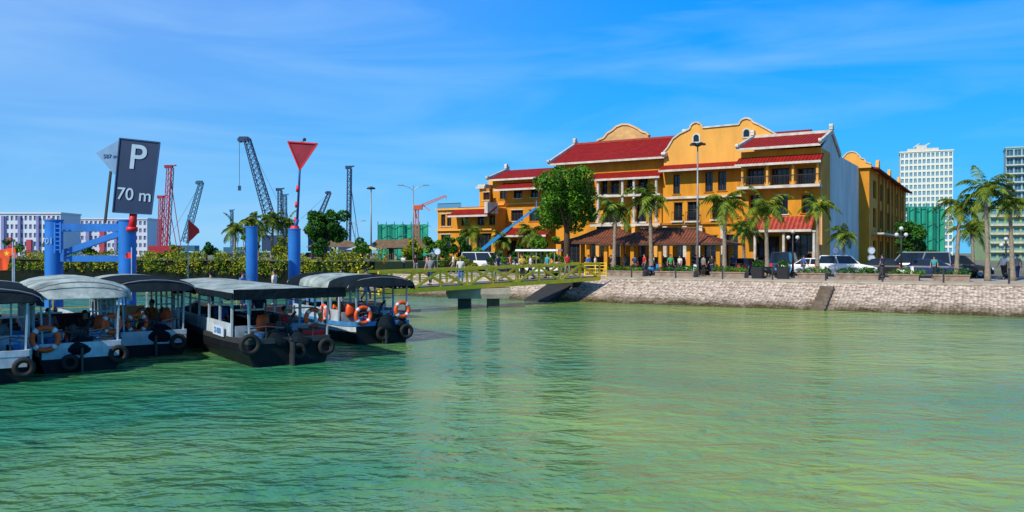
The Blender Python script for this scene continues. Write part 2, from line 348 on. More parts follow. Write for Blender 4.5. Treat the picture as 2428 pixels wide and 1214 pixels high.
def palmproto(seed,nf=17,fl=2.5,th=5.5):
    rnd=random.Random(seed); root=empty('palm_tree',(0,0,0))
    b=MB(); rg=[]
    lean=rnd.uniform(-.25,.25)
    for i in range(15):
        t=i/14; p=V(lean*t*t,lean*.5*t*t,th*t-.05); r=.17-.05*t+(.09*(1-t)**6)+(.012 if i%2 else 0)
        rg.append(b.ring(p,V(0,0,1),r,9))
    b.loft(rg); b.build('trunk',TRK,root,True)
    top=V(lean,lean*.5,th)
    b=MB(); b.lathe(tuple(top-V(0,0,.5)),[(.12,0),(.14,.3),(.09,.7),(.02,.9)],9); b.build('shaft',mat('palm_shaft',(.14,.24,.05),.5,.3,3),root,True)
    b=MB()
    for k in range(nf):
        az=2*math.pi*k/nf*1.0+rnd.uniform(-.3,.3); el=R([66,38,14,52,-12,28,0][k%7]+rnd.uniform(-12,12)); ln=fl*rnd.uniform(.7,1.12)
        p=top+V(0,0,.15); d=V(math.cos(az)*math.cos(el),math.sin(az)*math.cos(el),math.sin(el)); pts=[p.copy()]; N=13
        for i in range(N):
            d=(d+V(0.03,0,-.14-(.04*i/N))).normalized(); p=p+d*ln/N; pts.append(p.copy())
        b.tube(pts,.028,3,.006)
        for i in range(1,N+1):
            t=i/N; tan=(pts[i]-pts[i-1]).normalized(); side=tan.cross(V(0,0,1))
            if side.length<.1: side=V(1,0,0)
            side.normalize(); ll=.64*math.sin(math.pi*min(1,(t*.86+.12)))*ln/2.5+.08
            for sub in (0,.5):
                base=pts[i-1].lerp(pts[i],sub)
                for sg in (-1,1):
                    dr=(side*sg+tan*.55+V(0,0,-.45+rnd.uniform(-.35,.35))).normalized(); e=base+dr*ll; m_=base+dr*ll*.5+V(0,0,.03); wv=tan*.045
                    e=e+V(0,0,-.12)
                    b.add([base-wv*.5,base+wv*.5,m_+wv,e,m_-wv],[(0,1,2,3,4)])
    b.build('crown',PALM,root)
    return root
PP=[palmproto(3,17),palmproto(11,15,2.4),palmproto(23,18,2.6)]
pused=[0,0,0]
def palm(px,vv,crown_y,label,group,k=0,sc=1,Y=None,base=GZ,rz=None):
    if Y is None: x=lx(px,vv); loc=S(x,vv,base)
    else: loc=V(gx(px,Y),Y,base)
    top=gz(crown_y,loc.y)-base
    o=PP[k] if not pused[k] else copy_tree(PP[k]); pused[k]=1
    o.location=loc; o.rotation_euler=(R(random.uniform(-2,2)),R(random.uniform(-2,2)),random.uniform(0,6) if rz is None else rz); o.scale=(sc,sc,top/5.5)
    for ch in o.children:
        if not ch.name.startswith('trunk'):
            kz=top/5.5; ch.scale=(1,1,sc/kz); ch.location=(0,0,5.5-5.5*sc/kz)
    return tag(o,label,'palm tree',group)
G='palms along the waterfront promenade'
for i,(px,cy,k,s) in enumerate([(1455,500,0,.98),(1545,476,1,1.05),(1718,485,2,.98),(1820,498,0,.98),(1938,492,1,.85),(2268,492,2,.82),(2342,452,0,.86),(2402,482,1,.84)]):
    palm(px,-21+(1.2 if i%2 else 0),cy,f'tall feathery palm on the promenade, {ORD[i]} of the waterfront row counted from the left',G,k,s)
for i,(px,vv,cy,s) in enumerate([(1118,-8,556,.9),(1190,-9,568,.8),(1262,-10,552,.9),(1765,-11,545,.9),(2000,-13,560,.75),(2308,-12,545,.8)]):
    palm(px,vv,cy,f'small bushy palm nearer the buildings, {ORD[i]} from the left','small palms near the building',i%3,s)
for i,(px,cy,s) in enumerate([(556,545,1.0),(598,528,1.1),(645,525,1.2),(678,532,1.0),(612,552,1.0)]):
    palm(px,0,cy,f'hazy palm in the clump behind the blue piles, {ORD[i]} planted from the left' if i<4 else 'lowest palm in the middle of the clump behind the blue piles','palm clump behind the blue piles',i%3,s,Y=100+3*i,base=2.6)
tree('broadleaf_tree',(gx(1345,74),74,GZ),gz(386,74)-GZ,3.6,6.5,LEAF,17000,.16,'large dense green tree standing in front of the main hall',seed=4,nb=34)
tree('round_tree',(gx(772,88),88,2.6),gz(492,88)-2.6,2.9,4.6,LEAFD,8000,.18,'round dark green tree left of the round lamp on the quay',seed=6,nb=22)
tree('bushy_tree',S(lx(2165,-3),-3,GZ),4.9,2.5,4.2,LEAFD,6000,.16,'dark bushy tree beside the long side wing',seed=9,nb=14)
NM=['the far left of the yellow terrace house','the thatched huts behind the footbridge','the terrace house corner under its red awning','the parked white van','the left foot of the large dense tree','the white roofed buggy']
for i,(px,Y,ty,cr,m) in enumerate([(1040,84,556,1.9,LEAF),(968,86,562,1.9,LEAFY),(1085,88,560,1.7,LEAFD),(1150,84,575,1.5,LEAF),(1290,80,555,2.0,LEAF),(1230,84,578,1.5,LEAFD)]):
    hh=gz(ty,Y)-GZ; tree('garden_tree',(gx(px,Y),Y,GZ),hh,cr,hh*.85,m,2600,.15,'bushy garden tree at '+NM[i],'tree',None,9,seed=20+i)
for i,px in enumerate([1010,1062,1105,1165,1205,1255,1305,1335]):
    Y=77-i*.4; hh=random.uniform(1.3,2.3); tree('garden_shrub',(gx(px,Y),Y,GZ),hh,1.3,hh*.9,[LEAFD,LEAF,LEAFY][i%3],900,.12,f'low shrub in the garden before the left wings, {ORD[i]} from the left','shrub','shrubs in the garden',6,seed=60+i)
bl=[]
for i in range(155):
    u=-i*.95; bl.append(((u+random.uniform(-.5,.5),random.uniform(-.35,1.6),2.35+random.uniform(.0,.8)),(random.uniform(.6,1.2),.8,random.uniform(.5,.95))))
    bl.append(((u+random.uniform(-.5,.5),random.uniform(-.4,0),1.75+random.uniform(.0,.5)),(random.uniform(.4,.9),.35,random.uniform(.4,.7))))
o=leafobj('hedge',bl,46000,.12,LEAFY); o.location=S(-31.6,TOPV-2,0); o.rotation_euler=(0,0,-TH); tag(o,'yellow green hedge growing along the top of the quay wall','hedge',kind='stuff')
for i in range(10):
    px=30+i*92; Y=97-i*3.; hh=random.uniform(2.0,3.0)
    tree('flowering_shrub',(gx(px,Y),Y,2.6),hh,1.4,hh*.9,[LEAF,LEAFY,LEAFD][i%3],1100,.13,f'garden shrub rising above the quay hedge, {ORD[i]} from the left','shrub','shrubs above the quay hedge',6,seed=40+i)
# ---------------------------------------------------------------- buildings
class Blk:
    def __init__(s,name,label,x,v,cat='building'):
        s.p0=V(x,v,0); s.root=empty(name,S(x,v,GZ),-TH,label,cat)
    def put(s,b,name,m,smooth=False,parent=None):
        o=b.build(name,m,parent or s.root,smooth)
        if parent is None: o.location=-s.p0
        return o
    def win(s,fn,a,b_,c,d,dep,fm=WOOD,gm=GLS,mull=1,bars=1,rail=False,name='window'):
        b=MB(); t=.07; e=.02
        b.fbox(fn,a+e,a+t,c+e,d-e,dep-.1,dep); b.fbox(fn,b_-t,b_-e,c+e,d-e,dep-.1,dep)
        b.fbox(fn,a+t,b_-t,d-t,d-e,dep-.1,dep); b.fbox(fn,a+t,b_-t,c+e,c+t,dep-.1,dep)
        for i in range(mull): q=a+(b_-a)*(i+1)/(mull+1); b.fbox(fn,q-.03,q+.03,c+t,d-t,dep-.08,dep-.01)
        for i in range(bars): q=c+(d-c)*(i+1)/(bars+1)+.2; b.fbox(fn,a+t,b_-t,q-.02,q+.02,dep-.07,dep-.02)
        wv=s.put(b,name,fm)
        b=MB(); b.fbox(fn,a+.005,b_-.005,c+.005,d-.005,dep+.002,dep+.03); b.build('pane',gm,wv)
        if rail:
            b=MB(); b.fbox(fn,a-.1,b_+.1,c+.92,c+.99,-.42,-.36); b.fbox(fn,a-.1,b_+.1,c+.08,c+.13,-.42,-.36)
            n=max(3,int((b_-a)/.16))
            for i in range(n+1): q=a-.1+(b_-a+.2)*i/n; b.fbox(fn,q-.015,q+.015,c,c+.92,-.41,-.37)
            s.put(b,'balcony_railing',BLK)
            b=MB(); b.fbox(fn,a-.2,b_+.2,c-.16,c,-.5,-.004); s.put(b,'balcony_slab',WHT)
        return wv
    def front(s,v,z1,ops,m=YEL,dep=.3,z0=0,x0=None,x1=None,fm=WOOD):
        fn=lambda a,t,d:(a,v+d,t); O=[]
        for o in ops:
            a,b_=lx(o[0],v),lx(o[1],v); xm=(a+b_)/2; O.append((a,b_,max(.02,zl(o[3],xm,v)),zl(o[2],xm,v))+tuple(o[4:]))
        b=MB(); b.wall(fn,x1,z1,O,dep,x0,z0); s.put(b,'wall',m)
        for o in O:
            st=o[4] if len(o)>4 else ''
            s.win(fn,o[0],o[1],o[2],o[3],dep,mull=1 if o[1]-o[0]<1.6 else 3,rail='r' in st,fm=fm)
            b=MB(); b.fbox(fn,o[0]-.12,o[1]+.12,o[3],o[3]+.1,-.06,-.003); s.put(b,'window_lintel',WHT if 'w' in st else YELD)
            if 'r' not in st and o[2]>.5: b=MB(); b.fbox(fn,o[0]-.12,o[1]+.12,o[2]-.09,o[2]-.002,-.1,-.003); s.put(b,'window_sill',WHT if 'w' in st else YELD)
    def shell(s,x0,x1,v0,v1,z1,m=YEL,z0=0):
        b=MB(); b.add([(x0,v0,z0),(x0,v1,z0),(x0,v1,z1),(x0,v0,z1)],[(0,1,2,3)]); b.add([(x1,v0,z0),(x1,v1,z0),(x1,v1,z1),(x1,v0,z1)],[(3,2,1,0)])
        b.add([(x0,v1,z0),(x1,v1,z0),(x1,v1,z1),(x0,v1,z1)],[(0,3,2,1)][::-1]); b.add([(x0,v0,z1),(x1,v0,z1),(x1,v1,z1),(x0,v1,z1)],[(0,1,2,3)])
        s.put(b,'side_wall',m)
    def slope(s,x0,x1,v0,z0,v1,z1,m=RED,th=.16,name='roof',trim=True):
        b=MB(); b.add([(x0,v0,z0-th),(x1,v0,z0-th),(x1,v1,z1-th),(x0,v1,z1-th),(x0,v0,z0),(x1,v0,z0),(x1,v1,z1),(x0,v1,z1)],MB.BF)
        o=s.put(b,name,m)
        if trim:
            b=MB(); b.box((x0-.02,v0-.1,z0-th-.08),(x1+.02,v0-.005,z0-.02)); b.build('eaves_trim',WHT,o)
        return o
    def rim(s,pts,x,w=.26,m=WHT,h=.28):
        b=MB()
        for p,q in zip(pts[:-1],pts[1:]):
            b.add([(x-w/2,p[0],p[1]-.1),(x+w/2,p[0],p[1]-.1),(x+w/2,q[0],q[1]-.1),(x-w/2,q[0],q[1]-.1),(x-w/2,p[0],p[1]+h),(x+w/2,p[0],p[1]+h),(x+w/2,q[0],q[1]+h),(x-w/2,q[0],q[1]+h)],MB.BF)
        t=max(pts,key=lambda p:p[1]); b.box((x-w/2-.03,t[0]-.4,t[1]+h-.02),(x+w/2+.03,t[0]+.4,t[1]+h+.22)); b.cyl((x-w/2-.05,t[0]-.15,t[1]+h+.3),(x+w/2+.05,t[0]-.15,t[1]+h+.3),.26,n=10)
        e=pts[0]; b.cyl((x-w/2-.02,e[0]-.05,e[1]+h-.05),(x+w/2+.02,e[0]-.05,e[1]+h-.05),.2,n=9)
        s.put(b,'gable_rim',m)
    def cols(s,xs,v,z0,z1,r=.17,m=WHT,sq=False):
        for x in xs:
            b=MB()
            if sq: b.box((x-r,v-r,z0),(x+r,v+r,z1)); 
            else: b.cyl((x,v,z0),(x,v,z1),r,r*.9,10)
            b.box((x-r*1.4,v-r*1.4,z0),(x+r*1.4,v+r*1.4,z0+.14)); b.box((x-r*1.3,v-r*1.3,z1-.16),(x+r*1.3,v+r*1.3,z1+.004))
            s.put(b,'column',m)
vE=-4; E=Blk('balcony_house',"yellow corner house with red tiled roof, a columned balcony and a pale blank gable",-4,0)
xE0=lx(1757,vE)
zb=zl(441,-4,vE); z2=zl(515,-4,vE)
ops=[(1768,1812,397,438),(1826,1872,397,438),(1888,1932,397,438),(1775,1805,462,505),(1838,1868,462,508,'w'),(1900,1928,462,505),(1790,1848,560,641),(1862,1925,555,641)]
E.front(vE,11.7,ops,x0=xE0,x1=-.001,dep=.9)
E.shell(xE0,0,vE,1.8,11.7)
b=MB(); b.box((xE0-.1,vE-1.2,zb-.28),(.1,vE-.004,zb-.02)); E.put(b,'balcony_slab',WHT)
b=MB(); 
for q in np.linspace(xE0,0,52): b.box((q-.016,vE-1.12,zb),(q+.016,vE-1.08,zb+.85))
b.box((xE0,vE-1.13,zb+.85),(0,vE-1.06,zb+.92)); E.put(b,'balcony_railing',BLK)
E.cols([lx(q,vE-1) for q in (1760,1819,1880,1938)],vE-1,zb,zl(392,-4,vE)+.1,.13,YEL2)
zc=zl(370,-4,vE); E.slope(xE0-.2,.25,vE-1.5,zc-.75,vE-.01,zc)
E.slope(xE0+.4,-.5,vE-1.9,zl(545,-3,vE),vE-.01,z2+.05,roofmat('striped_awning_tiles',(.55,.09,.06),(.20,.03,.02),.4))
E.cols([lx(q,vE-1.6) for q in (1790,1858,1930)],vE-1.6,0,zl(548,-3,vE),.14,WHT)
E.slope(xE0-.1,.1,vE-.9,zl(347,-3,vE),1,13.7); E.slope(xE0-.1,.1,6,11.9,1,13.7,trim=False)
b=MB(); b.box((xE0-.1,.8,13.68),(.1,1.2,13.95)); 
E.put(b,'ridge_cap',WHT)
E.rim([(vE-1,zl(347,-3,vE)),(1,13.7),(6,11.9)],.12); E.rim([(vE-1,zl(347,-3,vE)),(1,13.7),(6,11.9)],xE0-.1)
b=MB(); poly=[(vE+.02,0),(20,0),(20,12.1),(6,11.9),(1,13.6),(vE+.02,11.7)]
b.prism(poly,lambda a,t,d:(d,a,t),.003,.06); E.put(b,'gable_wall',GABW)
b=MB(); b.box((.065,vE+.0,0),(.12,vE+4.2,11.6)); E.put(b,'corner_pilaster',YEL)
vD=1.; D=Blk('gabled_house','tall pale yellow house with a curled double peaked parapet and small arched attic windows',-13,4)
xD0=lx(1572,vD); xD1=xE0+1.5
ops=[(1596,1612,414,460),(1672,1690,408,455),(1702,1722,406,452),(1598,1618,480,524,'r'),(1630,1658,478,524,'r'),(1690,1712,474,520,'r'),(1600,1650,560,641),(1668,1700,558,641),(1722,1750,556,641)]
zD=zl(392,-14,vD)
D.front(vD,zD,ops,x0=xD0,x1=xD1); D.shell(xD0,xD1,vD,16,zD)
out=[(1574,402),(1574,362),(1583,352),(1596,330),(1612,318),(1625,312),(1636,306),(1637,300),(1642,294),(1651,291),(1660,294),(1665,300),(1666,304),(1752,296),(1754,290),(1760,284),(1770,281),(1780,284),(1786,291),(1800,297),(1838,318),(1850,330),(1850,402)]
poly=[(lx(a,vD),zl(c,lx(a,vD),vD)) for a,c in out]; poly[0]=(poly[0][0],zD); poly[-1]=(poly[-1][0],zD)
fnD=lambda a,t,d:(a,vD+d,t)
b=MB(); b.prism(poly,fnD,.0,.5); D.put(b,'parapet_wall',YEL2)
b=MB()
for p,q in zip(poly[1:-2],poly[2:-1]): b.bar((p[0],vD+.2,p[1]+.05),(q[0],vD+.2,q[1]+.05),.7,.16)
D.put(b,'parapet_coping',WHT)
for a,c in ((1651,326),(1770,314)):
    x=lx(a,vD); z=zl(c,x,vD); b=MB()
    arc=lambda r,hh:[(x-r,z-hh),(x+r,z-hh)]+[(x+r*math.cos(t),z+r*math.sin(t)) for t in np.linspace(0,math.pi,9)]
    b.prism(arc(.46,.6),fnD,-.08,-.002); wv=D.put(b,'attic_window',WHT)
    b=MB(); b.prism(arc(.3,.45),fnD,-.1,-.082); b.build('pane',GLS,wv)
D.slope(xD0,xD1-.3,vD-1.3,zD-.45,vD-.01,zD+.15)
b=MB(); b.box((xD0,vD-.25,zl(468,-14,vD)-.12),(xD1,vD-.004,zl(468,-14,vD)+.12)); D.put(b,'string_course',WHT)
b=MB(); b.box((xD0,vD-.3,zl(530,-14,vD)-.1),(xD1,vD-.004,zl(530,-14,vD)+.1)); D.put(b,'string_course',YELD)
D.cols([lx(q,vD-.4) for q in (1578,1625,1662,1714)],vD-.45,0,zl(536,-14,vD),.18,WHT,True)
D.slope(lx(1574,vD),-3,vD+.5,13.2,8,15.2,trim=False)
vC=1.6; C=Blk('main_hall','long main hall with the biggest red tiled roof and a baroque gable behind its ridge',-23,5)
xC0=lx(1318,vC); xC1=xD0-.02
ze=12.5; ops=[(1330,1352,430,468),(1370,1395,428,466),(1425,1440,425,462,'r'),(1447,1468,424,462,'r'),(1486,1500,424,460,'r'),(1512,1536,422,460,'r'),
 (1330,1352,498,530),(1395,1412,492,528),(1430,1470,488,528,'r'),(1508,1532,484,526,'r'),(1330,1375,575,640),(1390,1430,570,640),(1450,1490,566,640),(1510,1550,562,640)]
C.front(vC,ze,ops,x0=xC0,x1=xC1,dep=.5); C.shell(xC0,xC1,vC,14,ze)
C.slope(xC0-.4,xC1+.3,vC-1.0,ze-.1,7.6,15.4); C.slope(xC0-.4,xC1+.3,14.5,12.4,7.6,15.4,trim=False)
b=MB(); b.box((xC0-.4,7.4,15.35),(xC1+.3,7.8,15.6)); C.put(b,'ridge_cap',mat('red_ridge',(.35,.03,.02),.7,.3,2))
C.rim([(vC-1.1,ze-.1),(7.6,15.4),(14,12.5)],xC0-.4); C.rim([(vC-1.1,ze-.1),(7.6,15.4),(14,12.5)],xC1+.3,.45)
zc=zl(405,lx(1490,vC),vC); C.slope(lx(1412,vC),xC1-.02,vC-1.6,zc-.9,vC-.01,zc-.1)
C.slope(xC0-.2,lx(1408,vC),vC-1.2,zc-1.3,vC-.01,zc-.55)
C.cols([lx(q,vC-1.3) for q in (1418,1476,1503,1556)],vC-1.3,zl(528,-20,vC),zc-.95,.16,WHT)
b=MB(); b.box((lx(1412,vC),vC-1.5,zl(530,-20,vC)-.3),(xC1-.02,vC-.004,zl(530,-20,vC)-.05)); C.put(b,'balcony_slab',WHT)
b=MB(); x0_=lx(1412,vC); b.box((x0_,vC-1.5,zl(462,-20,vC)-.22),(xC1-.02,vC-.004,zl(462,-20,vC)-.03)); C.put(b,'balcony_slab',WHT)
C.cols([lx(q,vC-1.3) for q in (1418,1476,1503,1556)],vC-1.3,0,zl(530,-20,vC)-.3,.2,YEL2,True)
vG=9.; out=[(1412,345),(1416,334),(1432,328),(1440,317),(1452,310),(1462,301),(1475,296),(1490,296),(1502,301),(1512,306),(1522,313),(1533,316),(1538,322),(1540,345)]
poly=[(lx(a,vG),zl(c,lx(a,vG),vG)) for a,c in out]; b=MB(); fg=lambda a,t,d:(a,vG+d,t); b.prism(poly,fg,0,.5); C.put(b,'baroque_gable',mat('peach_stucco',(.72,.42,.17),.85,.35,1.2))
b=MB()
for p,q in zip(poly[1:-2],poly[2:-1]): b.bar((p[0],vG+.2,p[1]+.04),(q[0],vG+.2,q[1]+.04),.7,.2)
C.put(b,'gable_coping',mat('peach_trim',(.8,.50,.26),.7,.2,1))
vB=2.2; B=Blk('left_wing','three storey yellow wing with stacked red roofs left of the large tree',-36,5)
xB0=lx(1168,vB); xB1=xC0-.45; zeB=zl(421,-35,vB)
ops=[(1185,1200,448,472),(1218,1238,446,470,'w'),(1258,1276,444,468,'w'),(1185,1202,500,526),(1212,1240,498,524,'w'),(1255,1280,497,524),(1190,1225,570,632),(1245,1285,568,632)]
B.front(vB,zeB,ops,x0=xB0,x1=xB1); B.shell(xB0,xB1,vB,12,zeB)
B.slope(xB0-.2,xB1,vB-.8,zeB-.05,6,zl(399,-35,6)); B.slope(xB0-.2,xB1,11,zeB,6,zl(399,-35,6),trim=False)
B.rim([(vB-.9,zeB-.05),(6,zl(399,-35,6)),(11,zeB)],xB0-.2)
zq=zl(432,-35,vB); B.slope(lx(1192,vB),xB1-.03,vB-2,zq-.85,vB-.01,zq)
b=MB(); b.box((xB0,vB-.3,zl(482,-35,vB)-.1),(xB1-.03,vB-.003,zl(482,-35,vB)+.1)); B.put(b,'string_course',YEL2)
B.slope(lx(1210,vB),xB1-.03,vB-2.2,zl(552,-35,vB)-.3,vB-.01,zl(540,-35,vB))
B2=Blk('stair_house','narrow yellow block with white cornice between terrace house and left wing',-42,5)
xx0=lx(1137,1.); zz=zl(447,-40,1.); B2.front(1.,zz,[(1146,1160,456,474,'w'),(1146,1160,500,524)],x0=xx0,x1=xB0-.25); B2.shell(xx0,xB0-.25,1.,9,zz)
b=MB(); b.box((xx0-.3,.6,zz),(xB0-.23,9.2,zz+.3)); b.box((xx0-.15,.8,zz+.3),(xB0-.23,9,zz+.55)); B2.put(b,'cornice',WHT)
b=MB(); b.box((xx0,3,zz+.55),(xx0+1.4,6,zz+1.3)); B2.put(b,'roof_turret',YEL2)
vA=-1.; A=Blk('terrace_house','two storey yellow terrace house with red awning at the far left end',-43,2)
xA0=lx(1038,vA); xA1=xx0+3.2; zA=zl(497,-42,vA)
ops=[(1046,1056,508,536,'w'),(1060,1070,507,536,'w'),(1094,1110,512,534),(1132,1148,511,534),(1160,1174,510,533),(1046,1068,556,598,'w'),(1090,1112,555,600),(1130,1165,553,630)]
A.front(vA,zA,ops,x0=xA0,x1=xA1,dep=.25); A.shell(xA0,xA1,vA,10,zA)
b=MB(); b.box((xA0-.25,vA-.25,zA),(xA1+.02,10.2,zA+.22)); A.put(b,'cornice',YEL2)
b=MB(); b.box((xA0-.12,vA-.3,zl(545,-42,vA)-.1),(xA1+.02,vA-.003,zl(545,-42,vA)+.1)); A.put(b,'string_course',YEL2)
b=MB()
for q in np.linspace(xA0,xA0+3.5,24): b.box((q-.02,vA,zA+.22),(q+.02,vA+.04,zA+.8))
b.box((xA0,vA-.02,zA+.8),(xA0+3.5,vA+.06,zA+.88)); A.put(b,'terrace_railing',DGR)
A.slope(lx(1080,vA),xA1+.3,vA-1.6,zA-.75,vA+.6,zA+.35)
b=MB(); b.box((xA1-.2,vA-1.5,zA-.6),(xA1+.25,vA+.8,zA+.75)); A.put(b,'parapet_block',WHT)
FX=1.2; Fw=Blk('long_side_wing','long ochre side wing with dark windows running back behind the pale gable',FX,40)
fs=lambda a,t,d:(FX-d,a,t)
v1=66; O=[]
for p0_,p1_ in ((2070,2078),(2086,2094),(2100,2107),(2113,2119),(2125,2130),(2137,2141)):
    a,b_=vs(p0_,FX),vs(p1_,FX)
    for z0_,z1_ in ((1.0,3.4),(5.0,7.4),(8.6,10.8)): O.append((a,b_,z0_,z1_))
b=MB(); b.wall(fs,v1,12.0,O,.35,20.02,0); Fw.put(b,'wall',YEL)
for o in O: Fw.win(fs,*o,.35,mull=2)
b=MB(); b.add([(FX,20.01,0),(-10,20.01,0),(-10,20.01,12.0),(FX,20.01,12.0)],[(0,1,2,3)]); b.add([(FX,66,0),(-10,66,0),(-10,66,12.0),(FX,66,12.0)],[(3,2,1,0)]); Fw.put(b,'end_wall',YEL)
for q in np.linspace(vs(2082,FX),60,9):
    b=MB(); b.box((FX+.003,q-.25,0),(FX+.22,q+.25,11.9)); Fw.put(b,'pilaster',YELD)
b=MB(); b.add([(FX+1,20.4,11.9),(FX+1,66,11.9),(-4.5,66,13.6),(-4.5,20.4,13.6),(FX+1,20.4,11.7),(FX+1,66,11.7),(-4.5,66,13.4),(-4.5,20.4,13.4)],MB.BF)
Fw.put(b,'roof',roofmat('brown_red_tiles',(.26,.04,.02),(.10,.02,.012),.4,1))
arcg=[(-3.4,11.9),(FX+.25,11.9),(FX+.25,12.3),(.9,12.5),(.75,12.9),(.35,13.0),(.2,13.3)]+[(-.7+.75*math.cos(t),13.3+.55*math.sin(t)) for t in np.linspace(.2,math.pi-.2,8)]+[(-1.6,13.3),(-1.8,13.0),(-2.3,12.9),(-2.5,12.5),(-3.4,12.3)]
b=MB(); b.prism(arcg,lambda a,t,d:(a,19.6+d,t),0,.38); Fw.put(b,'front_gable',YEL2)
b=MB()
for p,q in zip(arcg[2:-1],arcg[3:]): b.bar((p[0],19.75,p[1]+.04),(q[0],19.75,q[1]+.04),.5,.13)
Fw.put(b,'gable_coping',WHT)
for q in (27,40,53):
    b=MB(); pr=[(q-1.6,11.9),(q+1.6,11.9),(q+1.5,12.3),(q+.8,12.6)]+[(q+.6*math.cos(t),12.9+.6*math.sin(t)) for t in np.linspace(0,math.pi,7)]+[(q-.8,12.6),(q-1.5,12.3)]
    b.prism(pr,lambda a,t,d:(FX+.3-d,a,t),0,.35); Fw.put(b,'side_gable',YEL2)
b=MB(); b.box((FX+.003,22,4.1),(FX+1.4,60,4.3)); Fw.put(b,'awning',WHT)
# ---------------------------------------------------------------- pavilions
def pavilion(px0,px1,v0,v1,zeave,zr,label):
    x0,x1=lx(px0,v0),lx(px1,v0); cx=(x0+x1)/2; root=empty('open_pavilion',S(cx,(v0+v1)/2,GZ),-TH,label,'pavilion')
    hw=(x1-x0)/2; hv=(v1-v0)/2; rl=max(.4,hw-hv*1.3)
    b=MB(); e=[(-hw,-hv,zeave),(hw,-hv,zeave),(hw,hv,zeave),(-hw,hv,zeave)]; r0,r1=(-rl,0,zr),(rl,0,zr)
    m=[((x+( -rl if x<0 else rl))/2,y*.5,zeave+(zr-zeave)*.4) for x,y,z in e]
    for i in range(4):
        j=(i+1)%4; b.add([e[i],e[j],m[j],m[i]],[(0,1,2,3)])
    b.add([m[0],m[1],r1,r0],[(0,1,2,3)]); b.add([m[1],m[2],r1],[(0,1,2)]); b.add([m[2],m[3],r0,r1],[(0,1,2,3)]); b.add([m[3],m[0],r0],[(0,1,2)])
    b.add([e[0],e[1],e[2],e[3]],[(3,2,1,0)]); rf=b.build('roof',BRN,root)
    b=MB()
    b.box((-hw,-hv-.02,zeave-.16),(hw,-hv+.08,zeave-.01)); b.box((-hw,hv-.08,zeave-.16),(hw,hv+.02,zeave-.01)); b.box((-hw-.02,-hv+.09,zeave-.16),(-hw+.08,hv-.09,zeave-.01)); b.box((hw-.08,-hv+.09,zeave-.16),(hw+.02,hv-.09,zeave-.01)); b.build('fascia',WOOD,root)
    b=MB(); b.cyl((-rl-.2,0,zr+.03),(rl+.2,0,zr+.03),.12,n=8); b.build('ridge_cap',WOOD,rf)
    n=max(3,int(hw*2/2.6))
    for i in range(n+1):
        for sgn in (-1,1):
            x=-hw+.7+(2*hw-1.4)*i/n; b=MB(); b.box((x-.16,sgn*(hv-.7)-.16,0),(x+.16,sgn*(hv-.7)+.16,zeave-.17)); b.box((x-.22,sgn*(hv-.7)-.22,0),(x+.22,sgn*(hv-.7)+.22,.5)); b.build('pillar',YEL,root)
    for i in range(n):
        b=MB(); x=-hw+.7+(2*hw-1.4)*(i+.5)/n; b.cbox((x,0,.72),(1.2,.8,.06)); b.cyl((x,0,0),(x,0,.7),.06)
        for q in (-.75,.75): b.cbox((x,q,.44),(1.1,.35,.05)); b.box((x-.5,q-.15,0),(x-.44,q+.15,.42)); b.box((x+.44,q-.15,0),(x+.5,q+.15,.42))
        b.build('picnic_bench',WOOD,root)
    b=MB(); b.box((-hw+1,hv-1.0,0),(hw-1,hv-.9,1.5)); b.build('back_screen',WOOD,root)
pavilion(1318,1520,-16.4,-11.4,2.85,4.2,'shorter brown roofed open pavilion on yellow pillars, the left and rear one')
pavilion(1412,1718,-19.6,-14.6,2.65,3.9,'long brown roofed open pavilion on yellow pillars behind the waterfront palms')
THAT=mat('thatch',(.20,.13,.07),.95,.5,2,bump=.6,bscale=12)
for i,(px,Y,w_,ty,ey) in enumerate([(925,92,2.9,568,590),(985,90,3.2,566,588),(795,98,3.4,570,586)]):
    root=empty('thatched_hut',(gx(px,Y),Y,GZ),.2,['thatched hut standing left of its twin behind the footbridge','thatched hut nearest the double armed lamp post','thatched hut half hidden by the round dark tree'][i],'hut')
    zt=gz(ty,Y)-GZ; zz=gz(ey,Y)-GZ; b=MB(); b.add([(-w_,-1.8,zz),(w_,-1.8,zz),(w_,1.8,zz),(-w_,1.8,zz),(-w_*.5,0,zt),(w_*.5,0,zt)],[(0,1,5,4),(1,2,5),(2,3,4,5),(3,0,4),(3,2,1,0)]); b.build('roof',THAT,root)
    for x in(-w_*.8,0,w_*.8):
        for y in (-1.4,1.4): b=MB(); b.cyl((x,y,0),(x,y,zz),.1); b.build('post',WOOD,root)
    b=MB(); b.box((-w_*.8,1.2,0),(w_*.8,1.35,zz*.5)); b.build('back_wall',WOOD,root)
